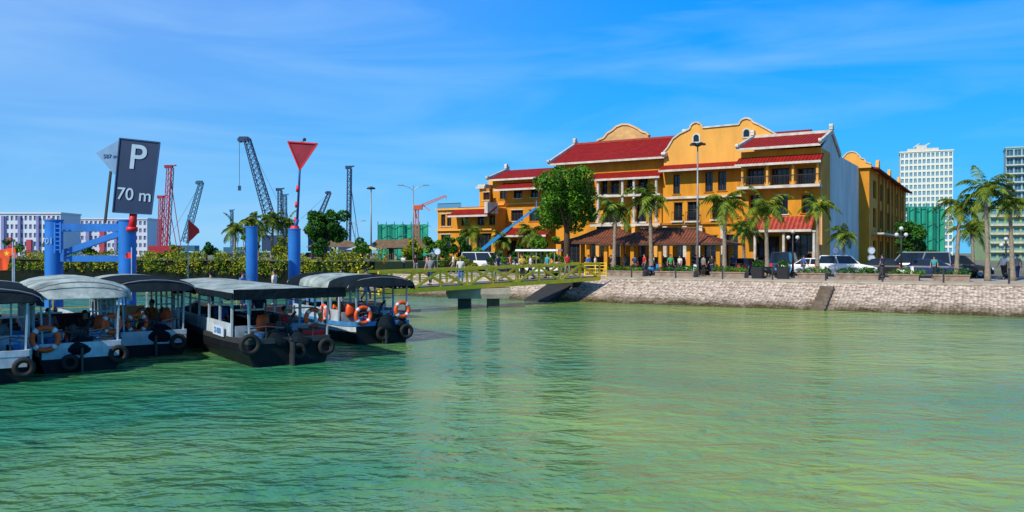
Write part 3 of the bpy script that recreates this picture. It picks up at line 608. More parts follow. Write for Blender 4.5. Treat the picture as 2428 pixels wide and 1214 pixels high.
# ---------------------------------------------------------------- far buildings
def block(name,label,px0,px1,ytop,Y,dep,rz,nf,nc,wm,gm,ratio=(.6,.55),accent=None,balc=False,z0=0):
    x0,x1=gx(px0,Y),gx(px1,Y); W_=(x1-x0)/math.cos(rz)*.94; Ht=gz(ytop,Y)-z0; root=empty(name,((x0+x1)/2,Y,z0),rz,label,'building')
    fh=Ht/nf; cw=W_/nc; fn=lambda a,t,d:(a-W_/2,d,t); O=[]
    for j in range(nf):
        for i in range(nc): O.append((cw*(i+.5-ratio[0]/2),cw*(i+.5+ratio[0]/2),fh*(j+.5-ratio[1]/2),fh*(j+.5+ratio[1]/2)))
    b=MB(); b.wall(fn,W_,Ht,O,fh*.12); b.add([(-W_/2,0,0),(-W_/2,dep,0),(-W_/2,dep,Ht),(-W_/2,0,Ht)],[(0,1,2,3)]); b.add([(W_/2,0,0),(W_/2,dep,0),(W_/2,dep,Ht),(W_/2,0,Ht)],[(3,2,1,0)])
    b.add([(-W_/2,0,Ht),(W_/2,0,Ht),(W_/2,dep,Ht),(-W_/2,dep,Ht)],[(0,1,2,3)]); b.add([(-W_/2,dep,0),(W_/2,dep,0),(W_/2,dep,Ht),(-W_/2,dep,Ht)],[(3,2,1,0)])
    b.build('wall',wm,root)
    a,b_,c,d=O[0]; ww,hh=b_-a,d-c
    mb=MB(); mb.box((-ww/2,fh*.12,-hh/2),(ww/2,fh*.12+.1,hh/2)); mb.m=1; mb.box((-ww*.03,fh*.09,-hh/2),(ww*.03,fh*.118,hh/2))
    me=None
    for k,o in enumerate(O[-100:]):
        if me is None: wv=mb.build('window',[gm,wm],root); me=wv
        else: wv=me.copy(); COL.objects.link(wv)
        wv.location=((o[0]+o[1])/2-W_/2,0,(o[2]+o[3])/2)
    if len(O)>100:
        mb=MB()
        for o in O[:-100]: mb.fbox(fn,*o,fh*.12,fh*.12+.1)
        mb.build('lower_windows',gm,root)['kind']='stuff'
    b=MB(); b.box((-W_/2-.4,-.4,Ht+.003),(W_/2+.4,dep,Ht+fh*.18)); b.build('parapet',wm,root)
    if accent:
        for i,(u0,u1,f0,f1,m) in enumerate(accent):
            b=MB(); b.box((W_*(u0-.5),-fh*.25,Ht*f0),(W_*(u1-.5),-.02,Ht*f1)); b.build('facade_panel',m,root)
    if balc:
        for j in range(1,nf):
            b=MB(); b.box((-W_/2,-fh*.35,fh*j-.15),(W_/2,-.01,fh*j+.25)); b.build('balcony_band',WHT,root)
    return root
LIL=mat('lilac_white_wall',(.62,.68,.78),.8,.12,.05); MAR=mat('maroon_panel',(.45,.06,.10),.8,.2,.1); SAL=mat('salmon_panel',(.62,.26,.22),.8,.2,.1); VIO=mat('violet_panel',(.22,.25,.50),.8,.2,.1)
FWB=mat('far_window_blue',(.14,.22,.42),.4,.3,.2)
block('apartment_block','pale apartment block with red panels at the far left edge',-60,150,507,300,14,0,5,18,LIL,FWB,accent=[(.30,.335,0,.95,VIO),(.37,.42,0,.45,MAR),(.50,.53,.2,.95,VIO),(.60,.66,0,.4,MAR),(.72,.75,0,.95,VIO),(.85,.9,.1,.9,SAL)],z0=2)
block('apartment_block','lower pale apartment block with maroon panels right of the P sign',152,355,520,340,14,0,5,18,LIL,FWB,accent=[(.03,.06,.1,.95,VIO),(.1,.16,0,.5,SAL),(.25,.29,.1,.9,VIO),(.42,.48,0,.7,MAR),(.6,.63,.1,.95,VIO),(.78,.84,0,.7,SAL)],z0=2)
tw=block('hotel_tower','tall white grid fronted tower far behind the right palms',2142,2250,360,430,16,R(-24),17,12,mat('tower_white',(.70,.74,.66),.7,.1,.02),mat('tower_glass',(.12,.32,.48),.2,.3,.1),(.66,.66))
b=MB(); b.box((-9,3,58.2),(6,9,60)); b.cbox((-2,6,61),(5,2,1.8)); b.bar((-6,6,61),(-3,6,63),.5); b.bar((2,6,63),(-1,6,61.5),.5); b.build('roof_crown',WHT,tw)
block('glass_tower','tower with curved white balcony bands cropped by the right edge',2394,2470,350,380,16,R(-28),13,5,mat('sea_glass_wall',(.25,.46,.52),.6,.2,.1),GLB,(.8,.7),balc=True)
block('balcony_block','low green fronted block of balconies behind the far right palms',2352,2470,492,200,14,R(-15),6,7,mat('sage_wall',(.30,.42,.20),.8,.2,.2),mat('tower_glass'),(.7,.5),balc=True,z0=1.5)
for px0,px1,yt,Y,lab,nm in ((897,1015,533,170,'low building site wrapped in green netting left of the terrace house','netted_site'),(2150,2236,492,150,'building site wrapped in green netting behind the side wing','netted_site')):
    x0,x1=gx(px0,Y),gx(px1,Y); ht=gz(yt,Y)-1.5; root=empty(nm,((x0+x1)/2,Y,1.5),0,lab,'building'); hw=(x1-x0)/2
    b=MB(); n=14
    for k in range(n):
        a=-hw+2*hw*k/n; c=-hw+2*hw*(k+1)/n; h0=ht*(1+.03*math.sin(k*2.1)); d0=.3*math.sin(k*1.7); d1=.3*math.sin((k+1)*1.7); h1=ht*(1+.03*math.sin((k+1)*2.1))
        b.add([(a,d0,0),(c,d1,0),(c,d1,h1),(a,d0,h0)],[(0,1,2,3)]); b.add([(a,d0,h0),(c,d1,h1),(c,9,h1),(a,9,h0)],[(0,1,2,3)])
    b.build('netting',NET,root)
    b=MB(); 
    for x in np.linspace(-hw,hw,7): b.cyl((x,-.5,0),(x,-.5,ht*1.08),.09)
    for z in np.linspace(.2,1,4): b.bar((-hw,-.5,ht*z),(hw,-.5,ht*z),.1)
    b.build('scaffolding',mat('scaffold_green',(.02,.26,.18),.6,.3,1),root)
# ---------------------------------------------------------------- cranes
def lattice(b,p,q,w0,w1,n,t):
    p=V(*p);q=V(*q); d=(q-p).normalized(); u=d.cross(V(0,1,0)); u.normalize(); k=u.cross(d).normalized()
    C_=lambda s:[p.lerp(q,s)+(u*a+k*c)*(w0+(w1-w0)*s)/2 for a,c in((-1,-1),(1,-1),(1,1),(-1,1))]
    prev=C_(0)
    for i in range(1,n+1):
        cur=C_(i/n)
        for j in range(4):
            b.bar(prev[j],cur[j],t); b.bar(prev[j],cur[(j+1)%4],t*.6); b.bar(cur[j],cur[(j+1)%4],t*.6)
        prev=cur
CRB=mat('crane_dark_blue',(.02,.05,.13),.5,.3,.5); CRR=mat('crane_red',(.42,.015,.04),.5,.4,.5); CRO=mat('crane_orange',(.70,.10,.03),.5,.2,.5); CRG=mat('crane_teal',(.03,.14,.26),.5,.3,.5)
def crane(px0,py0,px1,py1,Y,m,w,label,n=16,hook=None,t=.3,head=True):
    base=V(gx(px0,Y),Y,0); root=empty('lattice_crane',(base.x,base.y,2),0,label,'crane')
    P=lambda px,py:V(gx(px,Y)-base.x,0,gz(py,Y)-2)
    p,q=P(px0,py0),P(px1,py1); b=MB(); lattice(b,p,q,w,w*.6,n,t); b.build('boom',m,root)
    b=MB(); b.box((-3,-2,2),(4,2,max(3.5,p.z*.8))); b.build('cab',m,root)
    for y in(-2.6,2.6): b=MB(); b.loft([[(-4,y-.5,.3),(-3.3,y-.5,0),(4,y-.5,0),(4.7,y-.5,.4),(4,y-.5,1.6),(-3.3,y-.5,1.6)],[(-4,y+.5,.3),(-3.3,y+.5,0),(4,y+.5,0),(4.7,y+.5,.4),(4,y+.5,1.6),(-3.3,y+.5,1.6)]]); b.build('track',BLK,root)
    b=MB(); b.cbox(tuple(q+V(-w*.3,0,0)),(w*.9,w*.6,w*.5)); b.cyl(tuple(q+V(-w*.7,-.5,-.2)),tuple(q+V(-w*.7,.5,-.2)),w*.3); b.build('boom_head',m,root)
    b=MB(); b.bar(q,p+V((-6 if q.x>0 else 6),0,0),.07); b.build('stay_cable',m,root)
    if hook:
        h=P(*hook); b=MB(); b.cyl((h.x,0,q.z),(h.x,0,h.z),.07,n=4); b.cbox((h.x,0,h.z-.8),(.8,.5,1.5)); b.build('hook_line',m,root)
    return root
crane(648,545,586,330,250,CRB,2.9,'tallest dark lattice crane leaning left above the palm clump',18,(568,440),t=.26)
crane(438,575,478,432,260,CRG,1.9,'thin blue green lattice crane leaning right behind the red flag',14,t=.2)
crane(755,520,782,456,270,CRB,1.5,'small dark crane jib showing above the round dark tree',8,t=.2)
def rig(px,py0,py1,Y,m,w,label,lean=0,name='piling_rig',head=1.5):
    root=empty(name,(gx(px,Y),Y,2),0,label,'piling rig'); top=gz(py1,Y)-2; lx_=lean/F*Y
    b=MB(); lattice(b,(0,0,0),(lx_,0,top),w,w,int(top/2.2)+3,.17); b.cyl((w*.3,-.3,2),(lx_+w*.3,-.3,top),w*.16); b.build('mast',m,root)
    b=MB(); b.cbox((lx_-w*.3,0,top+.4),(w*head,w*.8,.8)); b.bar((lx_-w,0,top),(lx_+w*1.2,0,top+.8),.35); b.build('mast_head',m,root)
    b=MB(); b.bar((lx_,0,top*.9),(w*3.2,0,2),.18); b.bar((lx_,0,top*.5),(w*2.4,0,2),.18); b.build('back_stay',m,root)
    b=MB(); b.box((-2.5,-2,1.2),(4,2,3.6)); b.build('cab',m,root); b=MB(); b.box((-3.5,-2.5,0),(4.5,2.5,1.2)); b.build('track',BLK,root)
rig(378,585,470,240,CRR,1.2,'short red piling rig mast left of the tall red one',6)
rig(392,585,398,238,CRR,1.5,'tall red piling rig mast behind the quay',12)
rig(664,585,452,260,CRB,1.2,'dark piling mast just left of the red triangle pole',0)
rig(676,585,466,275,CRG,1.0,'shorter thin mast touching the dark mast near the triangle pole',0)
rig(826,585,400,230,CRB,1.1,'slim black piling mast right of the round dark tree',3)
rig(550,600,502,300,CRG,.8,'small distant mast left of the palm clump',0)
Y=150; root=empty('orange_crane',(gx(990,Y),Y,1.5),0,'orange red knuckle crane above the green netting','crane'); P=lambda px,py:V(gx(px,Y)-gx(990,Y),0,gz(py,Y)-1.5)
b=MB(); lattice(b,(0,0,0),P(988,492),.6,.6,12,.1); b.build('mast',CRO,root)
b=MB(); lattice(b,P(978,496),P(1058,464),.45,.3,9,.08); b.bar(P(1000,484),P(1020,500),.15); b.build('jib',CRO,root)
b=MB(); b.cbox(tuple(P(992,492)),(1.5,1.2,.8)); b.bar(P(984,492),P(988,518),.18); b.build('turret',CRO,root)
b=MB(); b.cyl(tuple(P(1058,465)),tuple(P(1058,474)),.05); b.build('hook_line',CRO,root)
Y=86; root=empty('boom_lift',(gx(1120,Y),Y,GZ),0,'blue telescopic boom lift slanting up before the left wing','boom lift'); P=lambda px,py:V(gx(px,Y)-gx(1120,Y),0,gz(py,Y)-GZ)
LB=mat('lift_blue',(.03,.30,.70),.4,.2,1)
b=MB(); b.bar(P(1128,604),P(1205,542),.42,.36); b.bar(P(1205,542),P(1272,492),.26,.24); b.build('boom',LB,root)
b=MB(); b.box((-.8,-.8,.5),(1.4,.8,1.3)); b.build('chassis',LB,root)
b=MB(); q=P(1274,490); b.box((q.x-.1,-.5,q.z-.3),(q.x+.7,.5,q.z-.2)); 
for a in(-.1,.7):
    for c in(-.5,.5): b.bar((q.x+a,c,q.z-.3),(q.x+a,c,q.z+.6),.05)
b.build('basket',LB,root)
for a in(-.6,1.1):
    for c in(-.8,.8): b=MB(); b.cyl((a,c-.15,.4),(a,c+.15,.4),.4,n=14); b.build('wheel',RUB,root)
# ---------------------------------------------------------------- lamps, signs
def pole(px,Y,ytop,kind,label,base=GZ,m=GRY,r=.07,cat='street lamp'):
    root=empty('street_sign' if cat=='sign' else 'street_lamp',(gx(px,Y),Y,base),0,label,cat); h=gz(ytop,Y)-base
    b=MB(); b.cyl((0,0,0),(0,0,h),r*1.4,r*.7,8); b.cyl((0,0,0),(0,0,.4),r*2.4,r*1.5,8); b.build('pole',m,root,True)
    if kind=='disc':
        b=MB(); b.lathe((0,0,h-.1),[(.1,0),(.42,.05),(.45,.14),(.25,.24),(.05,.3)],16); b.build('lamp_head',DGR,root,True)
    if kind=='mast':
        b=MB(); b.lathe((0,0,h-.1),[(.12,-.1),(.3,0),(.32,.08),(.1,.2)],12)
        b.build('lamp_ring',DGR,root)
        for k in range(5):
            a=k*1.256; b=MB(); b.bar((.1*math.cos(a),.1*math.sin(a),h-.05),(.42*math.cos(a),.42*math.sin(a),h),.05); b.cbox((.48*math.cos(a),.48*math.sin(a),h),(.3,.3,.16),a,.8); b.build('floodlight',BLK,root)
    if kind=='double':
        for s_ in(-1,1):
            b=MB(); b.tube([(0,0,h-.5),(s_*.5,0,h-.15),(s_*1.15,0,h+.02)],.035); b.cbox((s_*1.3,0,h+.03),(.6,.22,.1)); b.build('lamp_arm',m,root)
    if kind=='globe':
        for k,(dx,dz) in enumerate(((-.34,-.35),(.34,-.35),(0,.1))):
            b=MB(); b.sphere((dx,0,h+dz),.15); g=b.build('lamp_globe',mat('globe_white',(.6,.6,.58),.3,.05,2),root,True)
            if dx: b=MB(); b.tube([(0,0,h-.7),(dx*.7,0,h-.68),(dx,0,h-.5)],.02,5); b.build('lamp_arm',BLK,root)
    if kind=='round' or kind=='round2':
        for k in range(2 if kind=='round2' else 1):
            b=MB(); b.cyl((0,-.06,h-.3-.62*k),(0,-.03,h-.3-.62*k),.3,n=20); d_=b.build('sign_disc',SGW,root)
            b=MB(); b.torus((0,-.065,h-.3-.62*k),.27,.02,20,5); b.build('sign_rim',GRY,d_)
    return root
pole(880,80,447,'disc','tall lamp with a flat round head on the left quay',2.6)
pole(980,82,440,'double','double armed street lamp before the green netting',GZ)
pole(842,120,524,'double','distant small double armed lamp left of the round headed lamp',2.6)
pole(1654,yl(lx(1654,-19.9),-19.9),342,'mast','very tall floodlight mast rising in front of the gabled house',GZ,r=.08,cat='light mast')
pole(1880,60,552,'globe','dark globe lamp between the two palms right of the awning',m=BLK)
pole(2137,58,545,'globe','black globe lamp beside the double round sign',m=BLK)
pole(1980,62,585,'round','white round sign on a thin post left of the white car',m=GRY,r=.03,cat='sign')
pole(2066,64,585,'round2','post with two white round signs stacked above the parked cars',m=GRY,r=.03,cat='sign')
pole(1037,70,588,'round','white round sign on a post near the footbridge garden',m=GRY,r=.03,cat='sign')
pole(2385,60,570,'globe','globe lamp at the far right edge among palms',m=BLK)
def pile(px,Y,r,ytop,label,name='blue_pile'):
    root=empty(name,(gx(px,Y),Y,-1),0,label,'mooring pile'); h=gz(ytop,Y)+1
    b=MB(); b.cyl((0,0,0),(0,0,h),r,n=24); o=b.build('shaft',BLU,root,True)
    o.modifiers.new('e','EDGE_SPLIT')
    b=MB(); b.cyl((0,0,h+.002),(0,0,h+.07),r*1.06,n=24); b.build('cap',BLU,root)
    return root
Y=36; xl,xr=gx(128,Y),gx(302,Y)
root=empty('steel_trestle',((xl+xr)/2,Y,-1),0,'blue steel trestle numbered 01 with two posts and a diagonal brace','mooring trestle'); hw=(xr-xl)/2
for sg in(-1,1):
    b=MB(); b.cyl((sg*hw,0,0),(sg*hw,0,gz(524,Y)+1),.37,n=24); b.build('post',BLU,root,True).modifiers.new('e','EDGE_SPLIT')
    b=MB(); b.cyl((sg*hw,0,gz(524,Y)+1.002),(sg*hw,0,gz(524,Y)+1.06),.40,n=24); b.build('post_cap',BLU,root)
b=MB(); b.bar((-hw,0,gz(540,Y)+1),(hw,0,gz(540,Y)+1),.32,.34); b.build('top_rail',BLU,root)
b=MB(); b.bar((-hw,0,gz(613,Y)+1),(hw,0,gz(613,Y)+1),.3,.28); b.build('bottom_rail',BLU,root)
b=MB(); b.bar((-hw+.3,-.02,gz(602,Y)+1),(hw-.2,-.02,gz(552,Y)+1),.24,.26); b.build('brace',BLU,root)
b=MB(); b.bar((-hw+.3,-.45,gz(520+8,Y)+1),(-hw+.3,-.45,gz(600,Y)+1),.07); b.bar((-hw+.55,-.45,gz(528,Y)+1),(-hw+.55,-.45,gz(600,Y)+1),.07)
for i in range(7): b.bar((-hw+.3,-.45,gz(532+10*i,Y)+1),(-hw+.55,-.45,gz(532+10*i,Y)+1),.05)
b.build('ladder',BLU,root)
text('01',.38,LET,root,(-hw,-.385,gz(572,Y)+1),(R(90),0,0),off=0)
Y=35.6; root=empty('depth_sign',(gx(305,Y),Y,gz(540,Y)),0,'tilted navy sign board reading P and 70 m above the blue trestle','sign')
Q=lambda px,py,dy=0:(gx(px,Y)-gx(305,Y),dy,gz(py,Y)-gz(540,Y))
b=MB(); b.cyl(Q(308,545,.2),Q(312,500,.2),.16,n=12); b.cyl(Q(308,548,.2),Q(308,538,.2),.24,n=12); b.build('post',SRED,root,True)
pts=[Q(285,328),Q(380,338),Q(359,508),Q(268,503)]
b=MB(); b.add([(p[0],p[1],p[2]) for p in pts]+[(p[0]-.06,p[1]+.16,p[2]) for p in pts],[(0,1,2,3),(7,6,5,4),(0,4,5,1),(1,5,6,2),(2,6,7,3),(3,7,4,0)]); b.build('board',NAVY,root)
b=MB()
for i in range(4):
    p,q=pts[i],pts[(i+1)%4]; b.bar((p[0],-.02,p[2]),(q[0],-.02,q[2]),.05)
b.build('edge_frame',mat('sign_frame',(.02,.06,.15),.4,.2,2),root)
t=text('P',1.55,LET,root,Q(327,376,-.03),(R(90),R(6),0),off=.010)
t=text('70 m',.76,LET,root,Q(319,463,-.03),(R(90),R(5),0),off=.008)
Y=36.4; root=empty('arrow_sign',(gx(250,Y),Y,gz(528,Y)),0,'pale pointed distance sign reading 587 m behind the navy board','sign')
Q=lambda px,py,dy=0:(gx(px,Y)-gx(250,Y),dy,gz(py,Y)-gz(528,Y))
b=MB(); A_=[Q(228,363),Q(287,329),Q(292,420),Q(270,413)]; b.add(A_+[(p[0],.08,p[2]) for p in A_],[(0,1,2,3),(7,6,5,4),(0,4,5,1),(1,5,6,2),(2,6,7,3),(3,7,4,0)]); b.build('board',mat('arrow_white',(.20,.38,.62),.5,.25,1.5),root)
b=MB(); b.bar(Q(260,405,.12),Q(246,528,.12),.09); b.build('post',DGR,root)
text('587 m',.25,mat('faded_navy',(.07,.15,.32),.5,.3,3),root,Q(262,371,-.02),(R(90),0,0),off=0)
pile(597,42,.30,540,'plain blue pile standing left of the triangle beacon')
pile(698,44,.33,545,'blue pile carrying the red triangle beacon pole')
Y=44; root=empty('triangle_beacon',(gx(700,Y),Y,gz(545,Y)+.07),0,'red inverted triangle beacon on a banded pole','sign')
Q=lambda px,py,dy=0:(gx(px,Y)-gx(700,Y),dy,gz(py,Y)-gz(545,Y)-.07)
b=MB(); b.cyl(Q(699,545),Q(705,520),.11,n=10); b.cyl(Q(705,520),Q(713,335,.12),.07,.05,n=10); b.build('pole',mat('beacon_pole_blue',(.02,.09,.3),.5,.2,1),root,True)
for k,(a,c) in enumerate(((440,455),(478,492),(515,528))):
    xm=lambda y:699+(545-y)/210*14; b=MB(); b.cyl(Q(xm(c),c,.03),Q(xm(a),a,.05),.09,n=10); b.build('pole_band',SRED,root,True)
b=MB(); b.cyl(Q(699,545),Q(699,536),.3,.22,n=14); b.build('pole_foot',SRED,root)
T_=[Q(683,336),Q(753,341),Q(711,403)]
b=MB(); b.add(T_+[(p[0],.06,p[2]) for p in T_],[(0,1,2),(5,4,3),(0,3,4,1),(1,4,5,2),(2,5,3,0)]); b.build('triangle_board',mat('deep_red',(.32,.008,.03),.5,.35,2),root)
b=MB()
for i in range(3): b.bar((T_[i][0],-.02,T_[i][2]),(T_[(i+1)%3][0],-.02,T_[(i+1)%3][2]),.09,.07)
b.build('triangle_rim',SRED,root)
b=MB(); b.sphere(Q(722,331),.1); b.bar(Q(716,340),Q(722,330),.04); b.build('beacon_lamp',DGR,root)
def flag(px,Y,ybase,outline,label,star=False,m=SRED):
    root=empty('red_flag',(gx(px,Y),Y,gz(ybase,Y)),0,label,'flag'); ytop=min(p[1] for p in outline); h=gz(ytop,Y)-gz(ybase,Y)
    b=MB(); b.cyl((0,0,0),(0,0,h+.2),.025,n=6); b.build('flagpole',WPT,root)
    n=8; (a0,a1,b1,b0)=outline
    P=[]
    for i in range(n+1):
        for j in range(5):
            t=i/n;u=j/4
            x=(a0[0]*(1-t)+a1[0]*t)*(1-u)+(b0[0]*(1-t)+b1[0]*t)*u; y=(a0[1]*(1-t)+a1[1]*t)*(1-u)+(b0[1]*(1-t)+b1[1]*t)*u
            P.append((gx(x,Y)-gx(px,Y),-.06*math.sin(t*7+j*.6)*t-.01,gz(y,Y)-gz(ybase,Y)))
    b=MB(); b.add(P,[(i*5+j,(i+1)*5+j,(i+1)*5+j+1,i*5+j+1) for i in range(n) for j in range(4)]); f=b.build('cloth',m,root,True)
    if star:
        c=P[22]; s_=abs(P[20][2]-P[24][2])*.3; b=MB(); pp=[(c[0]+(1 if k%2==0 else .42)*s_*math.sin(k*math.pi/5),-.1,c[2]+(1 if k%2==0 else .42)*s_*math.cos(k*math.pi/5)) for k in range(10)]; b.add(pp,[tuple(range(10))]); b.build('star',mat('flag_yellow',(.85,.6,.02),.6,.1,3),f)
FR_=mat('flag_red',(.9,.02,.015),.6,.1,2); FO_=mat('flag_orange',(.9,.09,.01),.6,.15,2)
flag(446,38,700,[(447,520),(474,545),(474,551),(443,578)],'small red pennant flag fluttering right of the blue trestle',m=FR_)
flag(30,30,700,[(36,586),(2,592),(0,614),(40,612)],'orange red flag at the left edge above the hooded boat',m=FO_,star=True)
flag(34,29.5,700,[(22,614),(-2,612),(-6,642),(18,640)],'small orange flag hanging below the other at the left edge',m=FO_)
flag(312,33,700,[(312,598),(300,600),(298,612),(311,612)],'tiny red flag before the right post of the blue trestle',m=FR_)
# ---------------------------------------------------------------- people
def skin_mesh(name,verts,edges,root,sub=1):
    me=bpy.data.meshes.new(name); me.from_pydata([v[:3] for v in verts],edges,[])
    o=bpy.data.objects.new(name,me); COL.objects.link(o)
    o.modifiers.new('s','SKIN')
    for i,v in enumerate(verts):
        sv=me.skin_vertices[0].data[i]; r=v[3]; sv.radius=r if hasattr(r,'__len__') else (r,r); sv.use_root=(i==root)
    if sub: s=o.modifiers.new('u','SUBSURF'); s.levels=sub; s.render_levels=sub
    bpy.context.view_layer.update()
    m2=bpy.data.meshes.new_from_object(o.evaluated_get(bpy.context.evaluated_depsgraph_get())); bpy.data.objects.remove(o)
    m2.polygons.foreach_set('use_smooth',[True]*len(m2.polygons)); m2.name=name
    return m2
def person_proto(pose):
    sit=pose=='sit'; walk=pose=='walk'; hz=.46 if sit else .92; dz=hz-.92
    hip=lambda s:(s*.09,0,.88+dz,.085)
    leg={}
    for s in(-1,1):
        if sit: leg[s]=[hip(s),(s*.12,-.44,.47,.06),(s*.12,-.46,.09,.038),(s*.12,-.60,.04,(.042,.03))]
        elif walk: leg[s]=[hip(s),(s*.10,-.12*s-.06,.49,.057),(s*.10,-.18*s+(.10 if s<0 else 0),.10,.038),(s*.11,-.18*s-.12,.04+(.02 if s<0 else 0),(.042,.03))]
        else: leg[s]=[hip(s),(s*.11,-.02,.48,.057),(s*.12,.02,.09,.038),(s*.14,-.13,.04,(.042,.03))]
    arm={}
    for s in(-1,1):
        if sit: arm[s]=[(s*.18,0,1.40+dz,.055),(s*.24,-.06,1.12+dz,.04),(s*.16,-.32,1.02+dz,.028)]
        elif walk: arm[s]=[(s*.18,0,1.40,.055),(s*.24,.10*s,1.14,.04),(s*.25,.18*s-.1,.92,.028)]
        elif pose=='hold': arm[s]=[(s*.18,0,1.40,.055),(s*.24,-.02,1.13,.04),(s*.10,-.28,1.25,.028)]
        else: arm[s]=[(s*.18,0,1.40,.055),(s*.25,.03,1.14,.04),(s*.26,-.05,.91,.028)]
    vs_=[(0,0,.93+dz,(.13,.10)),(0,0,1.12+dz,(.12,.09)),(0,0,1.32+dz,(.14,.10)),(0,0,1.45+dz,.055),(0,-.01,1.52+dz,.055),(0,-.015,1.60+dz,(.082,.095)),(0,-.005,1.67+dz,(.07,.08))]
    es=[(i,i+1) for i in range(6)]
    for s in(-1,1):
        o=len(vs_); vs_+=arm[s]; es+=[(2,o),(o,o+1),(o+1,o+2)]
        w_=V(*arm[s][2][:3]); e_=V(*arm[s][1][:3]); d=(w_-e_).normalized(); u=V(0,1,0) if abs(d.y)<.7 else V(0,0,1); pm=w_+d*.07; pi=len(vs_); vs_.append((*pm,(.03,.018))); es.append((o+2,pi))
        for k in range(4):
            b_=pm+d*.03+u*(.022*(k-1.5)); t1=b_+d*.035; t2=t1+d*(.03+.006*(k in(1,2)))+V(-s*.01,0,0); q=len(vs_); vs_+=[(*b_,.009),(*t1,.0085),(*t2,.007)]; es+=[(pi,q),(q,q+1),(q+1,q+2)]
        q=len(vs_); b_=pm-d*.02-u*.035; vs_+=[(*b_,.010),(*(b_+d*.035-u*.008),.008)]; es+=[(pi,q),(q,q+1)]
        o=len(vs_); vs_+=leg[s]; es+=[(0,o),(o,o+1),(o+1,o+2),(o+2,o+3)]
    root=empty('person',(0,0,0))
    def ob(n,me,m,par=root):
        me.materials.clear(); me.materials.append(m); o=bpy.data.objects.new(n,me); COL.objects.link(o); o.parent=par; return o
    body=ob('body',skin_mesh('body',vs_,es,0),SKIN)
    tv=[(0,0,.90+dz,(.15,.12)),(0,0,1.10+dz,(.145,.115)),(0,0,1.30+dz,(.165,.125)),(0,0,1.40+dz,(.12,.10))]; te=[(0,1),(1,2),(2,3)]
    for s in(-1,1):
        o=len(tv); a,b_=V(*arm[s][0][:3]),V(*arm[s][1][:3]); c=a.lerp(b_,.8); tv+=[(*a,.078),(*c,.062)]; te+=[(2,o),(o,o+1)]
    sh=ob('shirt',skin_mesh('shirt',tv,te,0),WPT)
    tv=[(0,0,.95+dz,(.145,.115))]; te=[]
    for s in(-1,1):
        o=len(tv); q=leg[s]; tv+=[(q[0][0],q[0][1],q[0][2],.105),(*q[1][:3],.078),(*V(*q[2][:3]).lerp(V(*q[1][:3]),.08),.055)]; te+=[(0,o),(o,o+1),(o+1,o+2)]
    tr=ob('trousers',skin_mesh('trousers',tv,te,0),DGR)
    b=MB(); b.sphere((0,.012,1.635+dz),(.088,.098,.098),12,8); b.v=[(x,y if z>1.6+dz or y>.0 else y*.3+.03,z) for x,y,z in b.v]; b.build('hair',HAIR,root,True)
    b=MB(); b.sphere((0,-.105,1.585+dz),(.012,.018,.02),6,4); b.build('nose',SKIN,root)
    for s in(-1,1): b=MB(); b.sphere((s*.03,-.098,1.61+dz),.010,6,4); b.build('eye',BLK,root); 
    b=MB(); b.box((-.022,-.102,1.545+dz),(.022,-.09,1.553+dz)); b.build('mouth',MAR,root)
    for s in(-1,1): b=MB(); b.box((s*.12-.045,(leg[s][3][1])-.05,leg[s][3][2]-.04),(s*.12+.045,leg[s][2][1]+.05,leg[s][3][2]+.02)); b.build('shoe',BLK,root)
    return root
PR={k:person_proto(k) for k in('stand','walk','hold','sit')}
pu=set()
CL={'white':(.75,.75,.75),'orange':(.85,.16,.02),'red':(.65,.03,.03),'blue':(.06,.18,.55),'black':(.02,.02,.025),'grey':(.25,.26,.28),'pink':(.75,.25,.35),'green':(.05,.35,.12),'yellow':(.8,.6,.05),'navy':(.02,.04,.13),'teal':(.04,.35,.38)}
def person(loc,rz,pose,sc,tc_,label,group=None):
    p=PR[pose] if pose not in pu else copy_tree(PR[pose]); pu.add(pose)
    p.location=loc; p.rotation_euler=(0,0,rz); k=random.uniform(.94,1.05); p.scale=(k,k,k)
    for ch in p.children:
        if ch.name.startswith('shirt'): set_col(ch,mat('cloth_'+sc,CL[sc],.85,.25,8))
        if ch.name.startswith('trousers'): set_col(ch,mat('cloth_'+tc_,CL[tc_],.85,.25,8))
    tag(p,label,'person',group)
GA,GB=V(-7.9,45,1.32),V(5.6,58.2,1.66)
def crowd(lst,where,group,locf):
    for i,(px,pose,sc,tc_) in enumerate(lst):
        person(locf(px,i),random.uniform(0,6.28),pose,sc,tc_,f'person in {sc} top, {ORD[i]} from the left {where}',group)
def gl(px,i):
    r=(px-1214)/F; t=(r*GA.y-GA.x)/((GB.x-GA.x)-r*(GB.y-GA.y)); p=GA.lerp(GB,t); return (p.x,p.y,p.z+.09)
crowd([(1020,'walk','grey','navy'),(1092,'stand','white','blue'),(1180,'walk','navy','grey'),(1238,'hold','yellow','black'),(1258,'walk','white','navy'),(1298,'stand','teal','black'),(1345,'walk','red','grey')],'on the yellow footbridge','people on the footbridge',gl)
crowd([(1395,'stand','blue','navy'),(1412,'walk','white','grey'),(1448,'stand','black','black'),(1482,'hold','grey','navy'),(1505,'walk','navy','black'),(1528,'stand','red','navy'),(1548,'hold','white','black'),(1572,'walk','black','grey'),(1590,'stand','green','black'),(1612,'stand','white','navy'),(1630,'walk','pink','black'),(1648,'hold','navy','navy'),(1668,'stand','grey','black'),(1688,'walk','black','navy')],'beside the brown pavilions','people beside the pavilions',lambda px,i:S(lx(px,-20.5+(i*5%4)*.9),-20.5+(i*5%4)*.9,GZ))
crowd([(1712,'walk','white','black'),(1738,'stand','navy','black'),(1795,'hold','black','black'),(1905,'walk','blue','grey'),(2092,'stand','navy','black'),(2215,'stand','teal','navy'),(2380,'walk','white','black'),(2412,'walk','grey','navy')],'on the right promenade','people on the right promenade',lambda px,i:S(lx(px,-17),-17,GZ))
